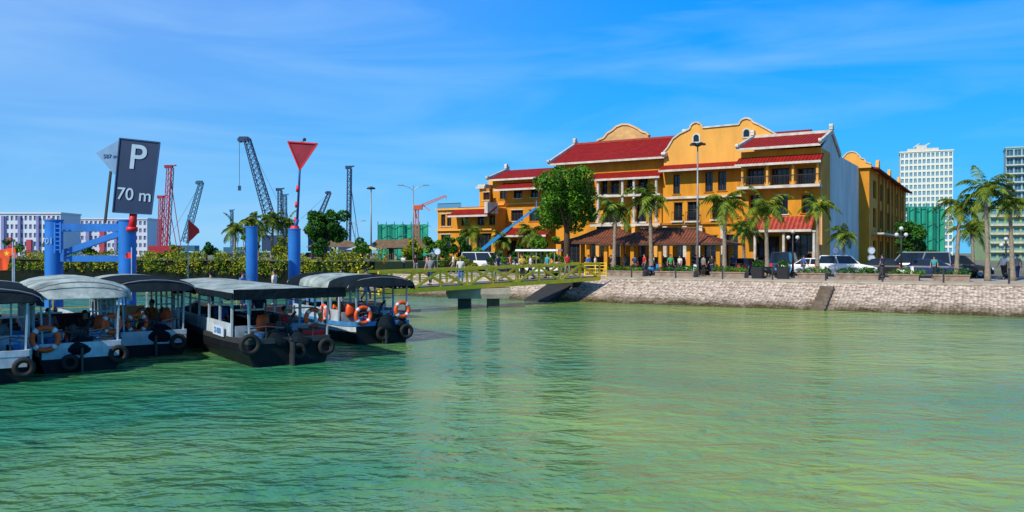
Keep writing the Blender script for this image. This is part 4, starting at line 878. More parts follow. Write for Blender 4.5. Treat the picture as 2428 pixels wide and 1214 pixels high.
crowd([(912,'walk','red','black'),(938,'stand','grey','blue'),(956,'hold','white','navy'),(985,'walk','black','grey'),(1012,'stand','pink','navy'),(1075,'walk','white','grey'),(1210,'stand','orange','navy')],'in the garden behind the footbridge','people in the garden',lambda px,i:(gx(px,72),72,GZ))
# ---------------------------------------------------------------- gangway, pier, pontoon
d=(GB-GA); Lg=d.length; ang=math.atan2(d.y,d.x); pit=-math.asin(d.z/Lg)
root=empty('footbridge',GA,0,'yellow truss footbridge leading from the pontoon to the promenade','footbridge'); root.rotation_euler=(0,pit,ang)
b=MB(); b.box((-.2,-.9,-.02),(Lg,.9,.09)); b.build('deck',mat('bridge_deck',(.20,.19,.17),.8,.3,2),root)
for sy in(-.98,.98):
    b=MB(); n=9; b.bar((-.2,sy,1.0),(Lg,sy,1.0),.13,.15); b.bar((-.2,sy,-.1),(Lg,sy,-.1),.15,.26); b.bar((-.2,sy,.5),(Lg,sy,.5),.05)
    for i in range(n+1): b.bar((Lg*i/n,sy,-.1),(Lg*i/n,sy,1.0),.10)
    for i in range(n):
        a,c=Lg*i/n,Lg*(i+1)/n
        if i%2: b.bar((a,sy,-.05),(c,sy,.97),.13)
        else: b.bar((a,sy,.97),(c,sy,-.05),.13)
    b.build('side_truss',YPT,root)
for i in range(9): b=MB(); b.bar((Lg*i/8,-.95,-.14),(Lg*i/8,.95,-.14),.1,.12); b.build('cross_beam',YPT,root)
tp=.43; pc=GA.lerp(GB,tp)
root=empty('concrete_pier',(pc.x,pc.y,-1),ang-.75,'concrete bridge pier with a wide cap on two short legs','pier')
b=MB(); b.loft([[(-1.85,-1.2,1+pc.z-.88),(1.85,-1.2,1+pc.z-.88),(1.85,1.2,1+pc.z-.88),(-1.85,1.2,1+pc.z-.88)],[(-2.0,-1.3,1+pc.z-.6),(2.0,-1.3,1+pc.z-.6),(2.0,1.3,1+pc.z-.6),(-2.0,1.3,1+pc.z-.6)],[(-2.0,-1.3,1+pc.z-.26),(2.0,-1.3,1+pc.z-.26),(2.0,1.3,1+pc.z-.26),(-2.0,1.3,1+pc.z-.26)]]); b.build('cap',CON,root)
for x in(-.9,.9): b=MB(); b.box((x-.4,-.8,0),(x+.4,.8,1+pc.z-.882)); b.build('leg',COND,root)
ax_=lx(1345,TOPV)
root=empty('landing_abutment',S(ax_,TOPV,0),-TH,'sloping abutment with painted shade under the shore end of the footbridge','abutment')
b=MB(); b.add([(-.9,-5.2,-.5),(1.1,-5.2,-.5),(1.1,.2,-.5),(-.9,.2,-.5),(-.9,-5.0,.1),(1.1,-5.0,.1),(1.1,.2,1.58),(-.9,.2,1.58)],MB.BF); b.build('ramp',mat('shaded_concrete',(.03,.03,.028),.8,.4,2),root)  # near-black colour paints in the shade of the landing ramp
b=MB(); b.box((-.95,-1.6,.9),(1.6,.1,1.56)); b.build('bearing_block',mat('shaded_concrete'),root)
root=empty('yellow_gate',S(lx(1412,TOPV+1.5),TOPV+1.5,GZ),-TH,'low yellow barred gate at the shore end of the footbridge','gate')
b=MB()
for z in(.15,.4,.65,.9,1.1): b.bar((-.9,0,z),(.9,0,z),.05)
for x in(-.9,0,.9): b.bar((x,0,0),(x,0,1.15),.07)
b.build('bars',YPT,root)
f_=V(-.56,.83,0).normalized(); r_=V(f_.y,-f_.x,0); RZ=math.atan2(r_.y,r_.x)
FR=lambda r,f,z=0: r_*r+f_*f+V(0,0,z)
root=empty('floating_pontoon',FR(5,39.2),RZ,'long floating pontoon the tour boats are moored to','pontoon')
b=MB(); b.box((-16,-1.6,.32),(14.6,1.8,.46)); b.build('deck',mat('pontoon_deck',(.22,.20,.17),.8,.4,1.5),root)
for i in range(7): b=MB(); b.box((-15.5+4.3*i,-1.5,-.5),(-12+4.3*i,1.7,.31)); b.build('float',BLU,root)
b=MB(); 
for i in range(16): b.bar((-16+2*i,1.7,.46),(-16+2*i,1.7,1.4),.05)
b.bar((-16,1.7,1.4),(14.5,1.7,1.4),.05); b.bar((-16,1.7,.95),(14.5,1.7,.95),.04); b.build('railing',YPT,root)
crowd([(500,'stand','navy','black'),(575,'hold','blue','navy'),(650,'stand','white','navy'),(742,'walk','orange','black'),(810,'stand','teal','grey'),(868,'walk','blue','navy')],'on the pontoon behind the boats','people on the pontoon',
 lambda px,i:(lambda r:(lambda t:(t*r,t,.47+.35))( (39.3)/(f_.x*r+f_.y) ))((px-1214)/F))
root=empty('pontoon_step',FR(9,39.3,.46),RZ,'low timber boarding platform on the pontoon behind the middle boats','platform'); b=MB(); b.box((-9,-.8,.0),(9,1.0,.34)); b.build('planks',WOOD,root)
# ---------------------------------------------------------------- boats
ENG=mat('engine_grey',(.05,.05,.055),.5,.5,6); ERED=mat('engine_red',(.40,.03,.02),.5,.4,5)
def boat(px,Y,L_,B_,rz,label,hull,upper,canopy,inner,name='tour_boat',plate=None,ztop=.78,panel=True,seed=1,pm=WPT):
    rnd=random.Random(seed)
    root=empty(name,(gx(px,Y),Y,0),rz,label,'boat'); hw=B_/2
    ts=[0,.08,.2,.4,.6,.75,.86,.94,1]; ww=[.86,.93,.98,1,1,.93,.75,.5,.12]; sh=[.0,-.03,-.06,-.08,-.04,.06,.18,.32,.48]
    rings=[];top=[]
    for t,k,s in zip(ts,ww,sh):
        y=L_*t; w_=hw*k; z=ztop+s
        rings.append([(-w_,y,z),(-w_*.99,y,.32),(-w_*.86,y,-.05),(-w_*.6,y,-.35),(w_*.6,y,-.35),(w_*.86,y,-.05),(w_*.99,y,.32),(w_,y,z)]); top.append((w_,y,z))
    b=MB(); b.loft(rings,False,False); b.add(rings[0],[tuple(range(8))]); b.add([(0,L_+.25,ztop+.6),*rings[-1]],[(0,1,2,3,4,5,6,7,8)]); b.build('hull',hull,root)
    b=MB()
    for s in(-1,1):
        b.loft([[(s*(p[0]+.02),p[1],p[2]+.06),(s*(p[0]-.08),p[1],p[2]+.06),(s*(p[0]-.08),p[1],p[2]-.1),(s*(p[0]+.02),p[1],p[2]-.1)] for p in top])
    b.box((-top[0][0],-.04,top[0][2]-.1),(top[0][0],.08,top[0][2]+.062)); b.build('gunwale',upper,root)
    for s in(-1,1):
        b=MB(); b.add([q for p in top[:-1] for q in ((s*(p[0]+.012),p[1],p[2]-.12),(s*(p[0]+.008),p[1],p[2]-.30))],[(2*i,2*i+1,2*i+3,2*i+2) for i in range(len(top)-2)])
        b.build('hull_stripe',pm if upper!=DGR else HBLK,root)
    b=MB(); b.add([(-p[0]*.96,p[1]+.02,.42) for p in top]+[(p[0]*.96,p[1]+.02,.42) for p in top[::-1]],[tuple(range(18))]); b.build('deck',inner,root)
    y0,y1=1.5,L_*.84; n=6; zc=canopy['z']
    for s in(-1,1):
        for i in range(n+1):
            y=y0+(y1-y0)*i/n; b=MB(); b.bar((s*(hw-.1),y,ztop-.1),(s*(hw-.12),y,zc),.065); b.build('post',pm,root)
        b=MB(); b.bar((s*(hw-.1),y0,ztop+.38),(s*(hw-.1),y1,ztop+.38),.06,.08); b.build('side_rail',pm,root)
        b=MB(); b.bar((s*(hw-.11),y0,zc-.38),(s*(hw-.11),y1,zc-.38),.035); b.build('upper_rail',pm,root)
        if panel:
            b=MB(); b.box((s*(hw-.1)-.025,y0+.05,ztop-.05),(s*(hw-.1)+.025,y1-.3,ztop+.34)); b.build('side_panel',pm,root)
        b=MB(); b.tube([(s*(hw-.02),y0+(y1-y0)*i/8,zc-.12-.03*math.sin(i*2.1+seed)) for i in range(9)],.07,6); b.build('rolled_curtain',TARPD,root,True)
    for s in(-1,1):
        b=MB(); b.bar((s*(hw-.25),.1,ztop),(s*(hw-.2),.1,zc),.05); b.build('post',pm,root)
    for a,c in((-hw+.2,-.35),(.35,hw-.2)):
        b=MB(); b.box((a,y0-.05,.42),(c,y0,1.12)); b.build('bulkhead',pm,root)
        b=MB(); b.bar((a,y0-.02,1.62),(c,y0-.02,1.62),.05); b.bar(((a+c)/2,y0-.02,1.12),((a+c)/2,y0-.02,zc),.05); b.build('bulkhead_frame',pm,root)
    b=MB(); b.bar((-hw+.2,y1,ztop+.2),(hw-.2,y1,ztop+.2),.06,.5); b.build('forward_bulkhead',DGR,root)
    for s in(-1,1):
        b=MB(); b.box((s*(hw-.38)-.2,y0+.2,.82),(s*(hw-.38)+.2,y1-.4,.88)); 
        for y in np.linspace(y0+.4,y1-.6,4): b.box((s*(hw-.38)-.18,y-.04,.42),(s*(hw-.38)+.18,y+.04,.82))
        b.build('bench',inner if inner==LIME else WOOD,root)
    for k in range(6):
        y=y0+.8+k*(y1-y0-1.6)/5; s=-1 if k%2 else 1
        b=MB(); b.cbox((s*(hw-.35),y,1.02),(.34,.12,.30),rnd.uniform(-.4,.4),.85); b.build('seat_back',[BPT,DGR,WOOD][k%3],root)
    b=MB(); b.torus((0,y0+.6,1.25),.22,.02,16,5); b.bar((0,y0+.62,.42),(0,y0+.62,1.25),.08); b.build('helm',BLK,root)
    b=MB(); b.cbox((0,.75,.72),(.5,.8,.5)); b.cbox((0,.8,1.05),(.34,.5,.2)); b.cyl((.12,.6,.95),(.12,1.1,.95),.13); b.cyl((-.15,.6,1.1),(-.15,.6,1.3),.08); 
    for k in range(4): b.cyl((-.2+.12*k,.45,.95),(-.2+.12*k,.42,1.12),.03)
    eng=b.build('engine',ENG,root)
    b=MB(); b.cyl((-.36,.62,.75),(-.28,.62,.75),.28,n=18); b.build('flywheel',ERED,eng)
    b=MB(); b.cyl((.28,.7,.72),(.36,.7,.72),.2,n=16); b.build('drive_wheel',ERED,eng)
    b=MB(); b.tube([(.2,.9,1.0),(.35,.85,1.4),(.36,.6,1.55)],.045,8); b.build('exhaust_pipe',DGR,eng)
    b=MB(); b.cbox((-.02,1.25,.9),(.55,.12,.55)); b.build('radiator',ERED,eng)
    b=MB(); b.bar((0,-.12,-.5),(0,-.12,.7),.06,.4); b.tube([(0,-.1,.75),(0,.3,1.0),(.1,.9,1.1)],.025); b.build('rudder',DGR,root)
    b=MB(); b.cyl((-.75,.45,.42),(-.75,.45,.98),.2,n=14); b.build('fuel_drum',mat('drum_blue',(.03,.12,.35),.4,.3,3),root)
    for s in(-1,1):
        b=MB(); b.tube([(s*hw*.86,.15,ztop+.35),(s*hw*.5,.02,ztop+.42),(s*.2,-.02,ztop+.35)],.022,5); b.bar((s*hw*.5,.03,ztop),(s*hw*.5,.03,ztop+.42),.03); b.build('stern_rail',DGR,root)
    for k in range(4):
        x=rnd.uniform(-hw*.7,hw*.7); y=rnd.uniform(.2,1.2); b=MB(); b.tube([(x+.13*math.cos(a*.8),y+.13*math.sin(a*.8),.45+.02*a+.35*(k%2)) for a in range(18)],.022,5); b.build('rope_coil',[mat('rope_dark',(.08,.07,.05),.9,.3,10),BPT][k%2],root)
    for k in range(4):
        x=rnd.uniform(-hw*.8,hw*.8); y=rnd.uniform(.3,1.4); b=MB(); b.cbox((x,y,.42+.22),(rnd.uniform(.2,.4),rnd.uniform(.2,.35),.42),rnd.uniform(0,1),.92); b.cbox((x,y,.88),(.1,.1,.06)); b.build('jerry_can',[DGR,ERED,BPT,HBLK][(k+seed)%4],root)
    c=canopy; cw=c.get('w',hw+.12)
    def shell(ya,yb,m,r0,r1,nm,par=root):
        b=MB(); N=12; Mn=12; g=[]
        for i in range(N+1):
            t=i/N; y=ya+(yb-ya)*t; k=1.
            if r0: k=min(k,math.sqrt(max(0,1-max(0,(r0-(y-ya))/r0)**2)))
            if r1: k=min(k,math.sqrt(max(0,1-max(0,(r1-(yb-y))/r1)**2)))
            wob=.035*math.sin(i*2.3+seed)
            g.append([(cw*(.82+.18*k)*math.sin(R(-90+180*j/Mn))*1.0, y, zc+c['h']*k*math.cos(R(-90+180*j/Mn))**.7+wob*math.cos(R(-90+180*j/Mn))) if 0<j<Mn else (cw*(.82+.18*k)*(-1 if j==0 else 1),y,zc) for j in range(Mn+1)])
        b.loft(g,False,False); b.add(g[0],[tuple(range(Mn+1))]); b.add(g[-1],[tuple(range(Mn+1))])
        for s in(-1,1):
            jj=0 if s<0 else Mn; P=[]
            for i in range(N+1): p=g[i][jj]; P+= [(p[0]+s*.004,p[1],p[2]+.01),(p[0]+s*.02,p[1],p[2]-.13-.03*math.sin(i*3+seed))]
            b.add(P,[(2*i,2*i+1,2*i+3,2*i+2) for i in range(N)])
        return b.build(nm,m,par,True)
    if c['kind']=='flat':
        b=MB(); ya,yb=-.1,L_*.90; g=[]
        for i in range(15):
            y=ya+(yb-ya)*i/14; sag=.03*math.sin(i*1.9); up=.015*(y/L_)
            g.append([(cw*s,y,zc+.06+c['h']*(1-s*s)+sag*(1-s*s)) for s in(-1,-.7,-.35,0,.35,.7,1)]+[(cw*s,y,zc+c['h']*(1-s*s)*.9) for s in(1,.5,0,-.5,-1)])
        b.loft(g); b.build('canopy',TARP,root)
        b=MB(); z0,z1=zc-.10,zc+.09
        for s in(-1,1): b.box((s*(cw+.02)-.015,ya,z0),(s*(cw+.02)+.015,yb,z1))
        b.box((-cw,ya-.035,z0-.02),(cw,ya-.005,z1+.10)); b.box((-cw,yb+.005,z0),(cw,yb+.035,z1)); b.build('canopy_edge',TARPD,root)
        for i in range(9): b=MB(); y=ya+.4+(yb-ya-.8)*i/8; b.bar((-cw,y,zc-.03),(cw,y,zc-.03),.045); b.build('roof_beam',pm,root)
    else:
        ys=c['ys']
        for k,(ya,yb,m,r0,r1) in enumerate(ys): shell(ya,yb,m,r0,r1,'canopy' if m==TARP else 'canopy_hood')
        for y in np.linspace(ys[0][0]+.3,ys[-1][1]-.3,6):
            b=MB(); b.tube([(cw*.97*math.sin(R(a)),y,zc-.03+c['h']*.95*math.cos(R(a))) for a in range(-90,91,18)],.02,5); b.build('canopy_hoop',GRY,root)
    if plate:
        pn=MB(); pn.box((-hw-.03,2.0,ztop-.02),(-hw+.0,3.3,ztop+.28)); p_=pn.build('name_plate',SGW,root)
        text(plate,.26,BPT,p_,(-hw-.035,2.65,ztop+.13),(R(90),0,R(-90)))
    return root
BR=RZ
b_main=boat(688,24.4,12.0,2.9,BR,'black hulled tour boat with a flat pale canopy, frontmost in the middle',HBLK,DGR,{'kind':'flat','z':2.14,'h':.14,'w':1.72},DGR,plate='22-0201',seed=2)
b_right=boat(908,30.2,8.0,2.5,BR,'tour boat at the right end with three orange lifebuoys and a blue gunwale',HBLK,BPT,{'kind':'dome','z':2.14,'h':.40,'w':1.42,'ys':[(-.2,1.9,TARPD,.8,0),(1.92,5.2,TARP,0,0),(5.22,7.2,TARPD,0,.9)]},DGR,seed=3)
b_left=boat(192,23.0,8.4,2.4,BR,'white tour boat with a pale arched tarpaulin, second from the left',HBLK,WPT,{'kind':'dome','z':2.10,'h':.52,'w':1.42,'ys':[(0,6.9,TARP,.7,.9)]},DGR,seed=4)
b_edge=boat(-42,20.6,8.4,2.4,BR,'dark hooded tour boat cut off by the left edge',HBLK,WPT,{'kind':'dome','z':2.10,'h':.42,'w':1.42,'ys':[(0,5.2,TARPD,.9,0),(5.22,7,TARP,0,.9)]},DGR,seed=5)
b_lime=boat(366,26.4,9.0,2.3,BR,'tour boat with lime green benches under a dark arched hood',HBLK,WPT,{'kind':'dome','z':2.14,'h':.42,'w':1.38,'ys':[(-.2,4.6,TARPD,.9,0),(4.62,7.2,TARP,0,.9)]},LIME,seed=6)
for bt in (b_left,b_edge,b_lime):
    b=MB(); b.box((-.98,-.03,.40),(.98,-.006,.72)); b.build('transom_board',WPT,bt)
bpy.context.view_layer.update()
def at(boat_,p): return boat_.matrix_world@V(*p)
def lifebuoy(boat_,p,rz,label,r=.30):
    o=empty('lifebuoy',at(boat_,p),boat_.rotation_euler.z+rz,label,'lifebuoy','lifebuoys hung on the boats')
    b=MB(); b.torus((0,0,0),r,.075,28,8); b.build('ring',ORG,o,True)
    for k in range(4):
        a=k*math.pi/2+.785; b=MB(); b.torus((0,0,0),r,.08,4,8,a-.16,a+.16); b.build('band',SGW,o,True)
lifebuoy(b_left,(-.9,-.12,1.0),0,'large orange lifebuoy hung at the stern of the white boat',.32)
lifebuoy(b_left,(.9,.9,1.25),R(20),'orange lifebuoy inside the white boat beside its engine',.26)
lifebuoy(b_right,(-1.33,2.6,1.05),R(90),'lifebuoy on the side of the right end boat, leftmost of its three',.28)
lifebuoy(b_right,(-.85,-.12,1.1),0,'lifebuoy at the left stern post of the right end boat',.29)
lifebuoy(b_right,(.75,-.1,1.25),0,'lifebuoy at the right stern post of the right end boat',.27)
lifebuoy(b_main,(.95,.6,1.35),R(10),'orange lifebuoy above the stern of the black hulled boat',.26)
lifebuoy(b_lime,(-.5,.2,1.1),0,'orange lifebuoy at the stern of the lime benched boat',.28)
def tyre(boat_,p,rz,label,r=.2):
    o=MB(); o.torus((0,0,0),r,.075,24,8); t=o.build('tyre_fender',RUB,None,True); t.location=at(boat_,p); t.rotation_euler=(0,0,boat_.rotation_euler.z+rz); tag(t,label,'tyre','tyre fenders on the boats')
tyre(b_main,(-1.25,-.14,.7),0,'black tyre fender on the left stern corner of the black hulled boat',.25)
tyre(b_main,(.2,-.18,.42),0,'tyre fender in the middle of the black stern',.17)
tyre(b_main,(1.1,-.14,.5),0,'tyre fender on the right stern corner of the black hulled boat')
tyre(b_right,(.9,-.16,.42),0,'tyre fender on the right stern corner of the right end boat',.22)
tyre(b_right,(-.1,-.2,.4),0,'tyre fender in the middle of the right end boat stern')
tyre(b_left,(.95,-.16,.45),0,'tyre fender on the right stern corner of the white boat')
tyre(b_left,(-.3,-.2,.3),0,'tyre fender low in the middle of the white boat stern',.17)
tyre(b_edge,(.9,-.16,.4),0,'tyre fender on the stern of the left edge boat')
tyre(b_lime,(.7,-.16,.45),0,'tyre fender on the stern of the lime benched boat')
def crate(boat_,p,dm,m,label,cat='crate'):
    b=MB(); b.cbox((0,0,dm[2]/2),dm,0,1.06); b.m=1; b.cbox((0,0,dm[2]+.02),(dm[0]*1.1,dm[1]*1.1,.04)); o=b.build('storage_crate',[m,DGR]); o.location=at(boat_,p); o.rotation_euler=(0,0,boat_.rotation_euler.z); tag(o,label,cat)
crate(b_main,(.85,.45,.8),(.7,.4,.2),SRED,'red storage box on the stern of the black hulled boat')
crate(b_main,(-.75,1.0,.43),(.5,.5,.5),mat('crate_teal',(.05,.3,.3),.5,.2,4),'teal crate on the deck of the black hulled boat')
crate(b_right,(.7,.9,.43),(.5,.4,.45),mat('crate_teal'),'teal crate beside the engine of the right end boat')
crate(b_left,(.6,.4,.43),(.5,.4,.45),mat('crate_grey',(.3,.3,.32),.6,.2,4),'grey crate on the stern deck of the white boat')
def coverall(boat_,p,label,k=1.):
    b=MB(); b.sphere((0,0,.25),(.42*k,.35*k,.32*k),14,10); b.v=[(x*(1+.14*math.sin(9*z+5*y)),y*(1+.1*math.sin(11*x)),max(0,z+.05*math.sin(8*x+7*y))) for x,y,z in b.v]; o=b.build('tarp_bundle',TARPD,None,True); o.location=at(boat_,p); o.rotation_euler=(0,0,random.uniform(0,6)); tag(o,label,'tarpaulin')
coverall(b_right,(.1,.1,.43),'black tarpaulin bundle over the stern of the right end boat',1.2)
coverall(b_right,(.8,.2,.43),'smaller black tarpaulin by the right tyre of the right end boat',.8)
coverall(b_main,(-.4,.3,.5),'black tarpaulin bundle beside the tyre on the black hulled boat',1.1)
coverall(b_main,(.35,.2,.45),'black tarpaulin bundle mid stern of the black hulled boat',.9)
coverall(b_edge,(0,.3,.43),'black tarpaulin bundle on the left edge boat')
coverall(b_lime,(.2,.2,.43),'black tarpaulin bundle on the stern of the lime benched boat')
coverall(b_left,(0,.2,.43),'black tarpaulin bundle on the stern of the white boat',.9)
def jacket(boat_,p,label):
    b=MB(); b.loft([[(x*k,y*kk,z) for x,y in((-.2,-.05),(-.08,-.09),(.08,-.09),(.2,-.05),(.2,.05),(0,.08),(-.2,.05))] for z,k,kk in((0,.9,1),(.15,1.05,1.2),(.35,.95,1.1),(.5,.7,.8))]); o=b.build('life_jacket',ORG,None,True); o.location=at(boat_,p); o.rotation_euler=(0,R(random.uniform(-8,8)),boat_.rotation_euler.z+random.uniform(-.5,.5)); tag(o,label,'life jacket')
jacket(b_main,(-.4,1.38,.95),'orange life jacket hung left of the engine in the black hulled boat')
jacket(b_left,(.7,1.38,1.0),'orange life jacket hung on the white boat bulkhead')
jacket(b_right,(-.7,1.38,.95),'orange life jacket hung on the right end boat bulkhead')
jacket(b_lime,(.6,1.38,1.0),'orange life jacket hung on the lime benched boat bulkhead')
for i,(bt,p,pose,sc,tc_,lab) in enumerate([(b_main,(.45,1.9,.43),'sit','red','black','person in red sitting by the engine of the black hulled boat'),(b_main,(.3,4.2,.43),'stand','navy','black','person in navy standing mid cabin of the black hulled boat'),
  (b_left,(.3,1.9,.43),'sit','black','navy','person in black sitting under the pale arched tarpaulin'),(b_left,(-.6,3.2,.43),'sit','pink','navy','person in pink sitting in the white boat'),(b_right,(-.5,3.2,.43),'sit','orange','black','person in orange sitting in the right end boat'),(b_lime,(.3,2.2,.43),'sit','orange','black','person in orange sitting in the lime benched boat'),(b_edge,(.4,1.9,.43),'sit','grey','black','person in grey sitting in the left edge boat'),(b_main,(-.5,6.2,.43),'sit','blue','navy','person in blue sitting forward in the black hulled boat')]):
    person(at(bt,p),random.uniform(-1,1)+BR,pose,sc,tc_,lab)
for i,bt in enumerate((b_main,b_right,b_left,b_lime,b_edge)):
    a=at(bt,(.3,[11.6,7.8,8.2,8.8,8.2][i],1.2)); c=FR(0,37.7,.45)+r_*(a.dot(r_)+.5); b=MB(); b.tube([a,a.lerp(c,.5)-V(0,0,.15),c],.02,5); o=b.build('mooring_rope',mat('rope',(.35,.3,.2),.9,.3,10)); tag(o,'mooring rope from the bow of the '+['black hulled boat','right end boat','white boat','lime benched boat','left edge boat'][i],'rope')
# ---------------------------------------------------------------- vehicles
def car(kind='suv'):
    root=empty('parked_car',(0,0,0)); h={'suv':1.68,'sedan':1.42,'van':1.95}[kind]; bz={'suv':1.02,'sedan':.90,'van':1.08}[kind]
    Sx=[(2.25,.62,.70),(2.15,.74,.80),(1.9,.84,.86),(1.0,bz,.89),(-1.9,bz+.02,.89),(-2.2,bz-.05,.85),(-2.28,.6,.78)]
    if kind=='van': Sx[2]=(2.0,1.0,.86)
    b=MB(); b.loft([[(x,-w_*.92,.28),(x,-w_,.5),(x,-w_,z-.12),(x,-w_*.93,z),(x,w_*.93,z),(x,w_,z-.12),(x,w_,.5),(x,w_*.92,.28)] for x,z,w_ in Sx]); body=b.build('body',WPT,root,False)
    f0,f1,r0,r1={'suv':(1.0,.35,-2.1,-1.85),'sedan':(.95,.25,-1.75,-1.15),'van':(1.75,1.1,-2.2,-2.1)}[kind]
    b=MB(); b.add([(f0,-.80,bz-.01),(f0,.80,bz-.01),(r0,.80,bz-.01),(r0,-.80,bz-.01),(f1,-.66,h-.05),(f1,.66,h-.05),(r1,.66,h-.05),(r1,-.66,h-.05)],MB.BF); b.build('window_glass',GLS,root)
    b=MB(); b.add([(f1+.04,-.68,h-.06),(f1+.04,.68,h-.06),(r1-.04,.68,h-.06),(r1-.04,-.68,h-.06),(f1-.1,-.6,h),(f1-.1,.6,h),(r1+.1,.6,h),(r1+.1,-.6,h)],MB.BF)
    for s in(-1,1):
        for x0_,x1_ in((f0,f1),((f0+r0)/2,(f1+r1)/2),(r0,r1)): b.bar((x0_,s*.81,bz-.02),(x1_,s*.67,h-.05),.06,.07)
    b.build('roof',WPT,root)
    for x in(1.4,-1.4):
        for s in(-1,1):
            b=MB(); b.cyl((x,s*.72,.34),(x,s*.91,.34),.34,n=20); wv=b.build('wheel',RUB,root)
            b=MB(); b.cyl((x,s*.905,.34),(x,s*.925,.34),.21,n=14); b.build('rim',GRY,wv)
    for s in(-1,1):
        b=MB(); b.cbox((2.16,s*.6,.68),(.14,.32,.14)); b.build('headlight',SGW,root); b=MB(); b.cbox((-2.24,s*.68,.82),(.1,.2,.26)); b.build('tail_light',SRED,root)
    for x in(2.2,-2.26): b=MB(); b.cbox((x,0,.42),(.14,1.5,.18)); b.build('bumper',DGR,root)
    return root
CP={k:car(k) for k in('suv','sedan','van')}; cu_=set()
CC={'white':mat('car_white',(.78,.79,.8),.25,.05,1),'black':mat('car_black',(.02,.02,.022),.2,.1,1),'silver':mat('car_silver',(.42,.44,.47),.3,.1,1,metal=.4),'dark blue':mat('car_navy',(.02,.04,.12),.25,.1,1)}
def putcar(px,v,kind,c,rz,label):
    o=CP[kind] if kind not in cu_ else copy_tree(CP[kind]); cu_.add(kind); o.location=S(lx(px,v),v,GZ); o.rotation_euler=(0,0,-TH+rz)
    for ch in o.children:
        if ch.name.startswith(('body','roof')): set_col(ch,CC[c])
    tag(o,label,'car','cars parked along the road')
for a in [(2005,-15,'suv','white',R(10),'white sport utility car parked between the two round signs'),(1913,-12,'sedan','white',R(180),'white saloon car parked left of the white utility car'),(2108,-14.4,'sedan','black',0,'black saloon car parked right of the white utility car'),(2178,-13.5,'van','silver',R(180),'silver van parked right of the black globe lamp'),(2215,-15.5,'sedan','dark blue',0,'dark blue saloon car parked near the right palms'),(1862,-10.3,'van','dark blue',R(90),'dark blue van parked end on under the red awning'),
  (1145,-14,'van','white',0,'white van parked behind the footbridge'),(1196,-16.5,'sedan','silver',R(180),'silver saloon car parked beside the white van'),(1765,-14,'sedan','black',R(90),'black saloon car parked left of the dark planters'),(2275,-13,'suv','black',0,'black utility car parked behind the leaning right palm')]: putcar(*a)
root=empty('electric_buggy',(gx(1277,64),64,GZ),R(-20),'white roofed open sightseeing buggy parked behind the footbridge','buggy')
b=MB(); b.cbox((0,0,.55),(3.2,1.3,.3)); b.cbox((1.6,0,.8),(.35,1.3,.6),0,.9); b.build('body',CC['white'],root)
b=MB(); b.loft([[(x,-.75*k,2.0),(x,-.72*k,2.1+.05*k),(x,.72*k,2.1+.05*k),(x,.75*k,2.0)] for x,k in((-1.75,.85),(-1.6,1),(1.6,1),(1.8,.85))]); b.build('roof',CC['white'],root)
for x in(-1.5,0,1.5):
    for s in(-.6,.6): b=MB(); b.bar((x,s,.6),(x,s,2.02),.05); b.build('roof_post',GRY,root)
for x in(-1.1,0,.9): b=MB(); b.cbox((x,0,.85),(.5,1.2,.14)); b.cbox((x-.25,0,1.1),(.1,1.2,.5)); b.build('seat',BLK,root)
for x in(-1.1,1.2):
    for s in(-.6,.6): b=MB(); b.cyl((x,s-.1,.28),(x,s+.1,.28),.28,n=16); b.build('wheel',RUB,root)
def scooter():
    root=empty('motor_scooter',(0,0,0))
    for x in(-.6,.62): b=MB(); b.torus((x,0,.26),.2,.06,18,6); b.build('wheel',RUB,root,True)
    b=MB(); b.loft([[(-.75,-.12,.55),(-.75,.12,.55),(-.75,.1,.75),(-.75,-.1,.75)],[(-.3,-.15,.35),(-.3,.15,.35),(-.3,.13,.72),(-.3,-.13,.72)],[(0,-.14,.25),(0,.14,.25),(0,.13,.38),(0,-.13,.38)],[(.35,-.16,.3),(.35,.16,.3),(.42,.16,.5),(.42,-.16,.5)],[(.5,-.14,.7),(.5,.14,.7),(.42,.14,.95),(.42,-.14,.95)]]); b.build('body',ERED,root,True)
    b=MB(); b.cbox((-.4,0,.78),(.65,.24,.1),0,.9); b.build('seat',BLK,root)
    b=MB(); b.bar((.6,0,.3),(.45,0,1.0),.05); b.bar((.42,-.32,1.03),(.42,.32,1.03),.035); b.build('handlebar',DGR,root)
    return root
sc0=scooter()
for i,px in enumerate([1500,1524,1552,1600,1640,1745,1830,1860,2075,2150]):
    o=sc0 if i==0 else copy_tree(sc0); v=-21.6+(i%2)*.5; o.location=S(lx(px,v),v,GZ); o.rotation_euler=(0,0,-TH+R(60+random.uniform(-20,20)))
    for ch in o.children:
        if ch.name.startswith('body'): set_col(ch,[ERED,BLK,BPT,DGR,CC['white']][i%5])
    tag(o,f'motor scooter parked on the promenade, {ORD[i]} from the left','scooter','scooters parked on the promenade')
Y=76; root=empty('market_parasol',(gx(862,Y),Y,2.6),0,'wide parasol with yellow and pale blue panels on the left quay','parasol')
b=MB(); z=gz(592,Y)-2.6; z=max(z,.9); n=12
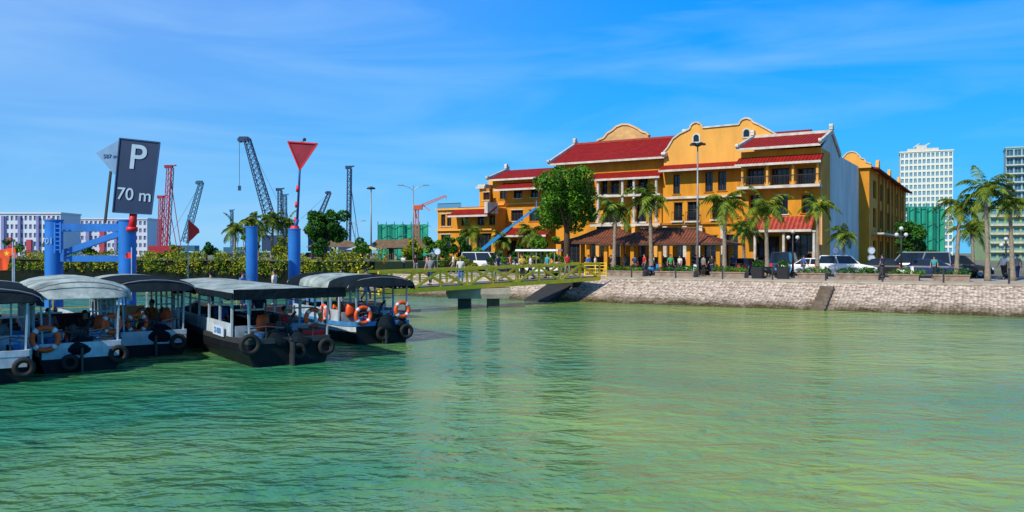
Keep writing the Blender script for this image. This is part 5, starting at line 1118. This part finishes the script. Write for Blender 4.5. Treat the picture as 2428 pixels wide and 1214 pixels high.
ap=(0,0,z+.55); P=[ap]+[(1.7*math.cos(2*math.pi*k/n),1.7*math.sin(2*math.pi*k/n),z) for k in range(n)]
for k in range(n): b.m=k%2; b.add([P[0],P[1+k],P[1+(k+1)%n]],[(0,1,2)])
b.build('canopy',[mat('parasol_yellow',(.8,.6,.15),.7,.1,2),mat('parasol_blue',(.35,.6,.8),.7,.1,2)],root); b=MB(); b.cyl((0,0,-.3),(0,0,z+.5),.04); b.build('pole',GRY,root)
for i,(px,lab) in enumerate([(1797,'black box planter nearest the awning palms, left of its twin'),(1857,'black box planter right of its twin near the globe lamp')]):
    root=empty('box_planter',S(lx(px,-23.5),-23.5,GZ),-TH,lab,'planter'); b=MB(); b.cbox((0,0,.42),(.72,.72,.84),0,1.1); b.build('box',BLK,root); leafobj('shrub',[((0,0,1.0),(.4,.4,.3))],300,.1,LEAFD,root)
k=0
for px0,px1 in((1895,1960),(1985,2085),(2110,2180),(2215,2300),(1440,1530),(1560,1650),(1690,1770)):
    x0,x1=lx(px0,-22.5),lx(px1,-22.5); root=empty('stone_planter',S((x0+x1)/2,-22.5,GZ),-TH,'low stone planter bed with clipped shrubs, '+['right of the globe lamp','widest one, below the white car','between sign and black lamp','under the right palms','below the left pavilion palm','below the pavilion middle','right of the pavilion'][k],'planter'); hw=(x1-x0)/2
    b=MB(); b.box((-hw,-.6,0),(hw,.6,.36)); b.box((-hw-.05,-.65,.36),(hw+.05,.65,.44)); b.build('stone_kerb',mat('planter_stone',(.35,.26,.20),.9,.5,3,bump=.5),root)
    leafobj('shrub',[((x,random.uniform(-.2,.2),.55),(.4,.45,random.uniform(.15,.36))) for x in np.arange(-hw+.3,hw,.5)],int(hw*700),.08,LEAFD if k%2 else LEAF,root); k+=1
for i in range(9):
    x=lx(1500,-27)+i*3.4; root=empty('bollard',S(x,-27.2,GZ),0,f'dark post on the promenade edge, {ORD[i]} from the left','bollard','posts along the promenade edge'); b=MB(); b.cyl((0,0,0),(0,0,.85),.06,.05,8); b.sphere((0,0,.9),.08,8,6); b.build('post',DGR,root)
print('objects',len(bpy.data.objects))
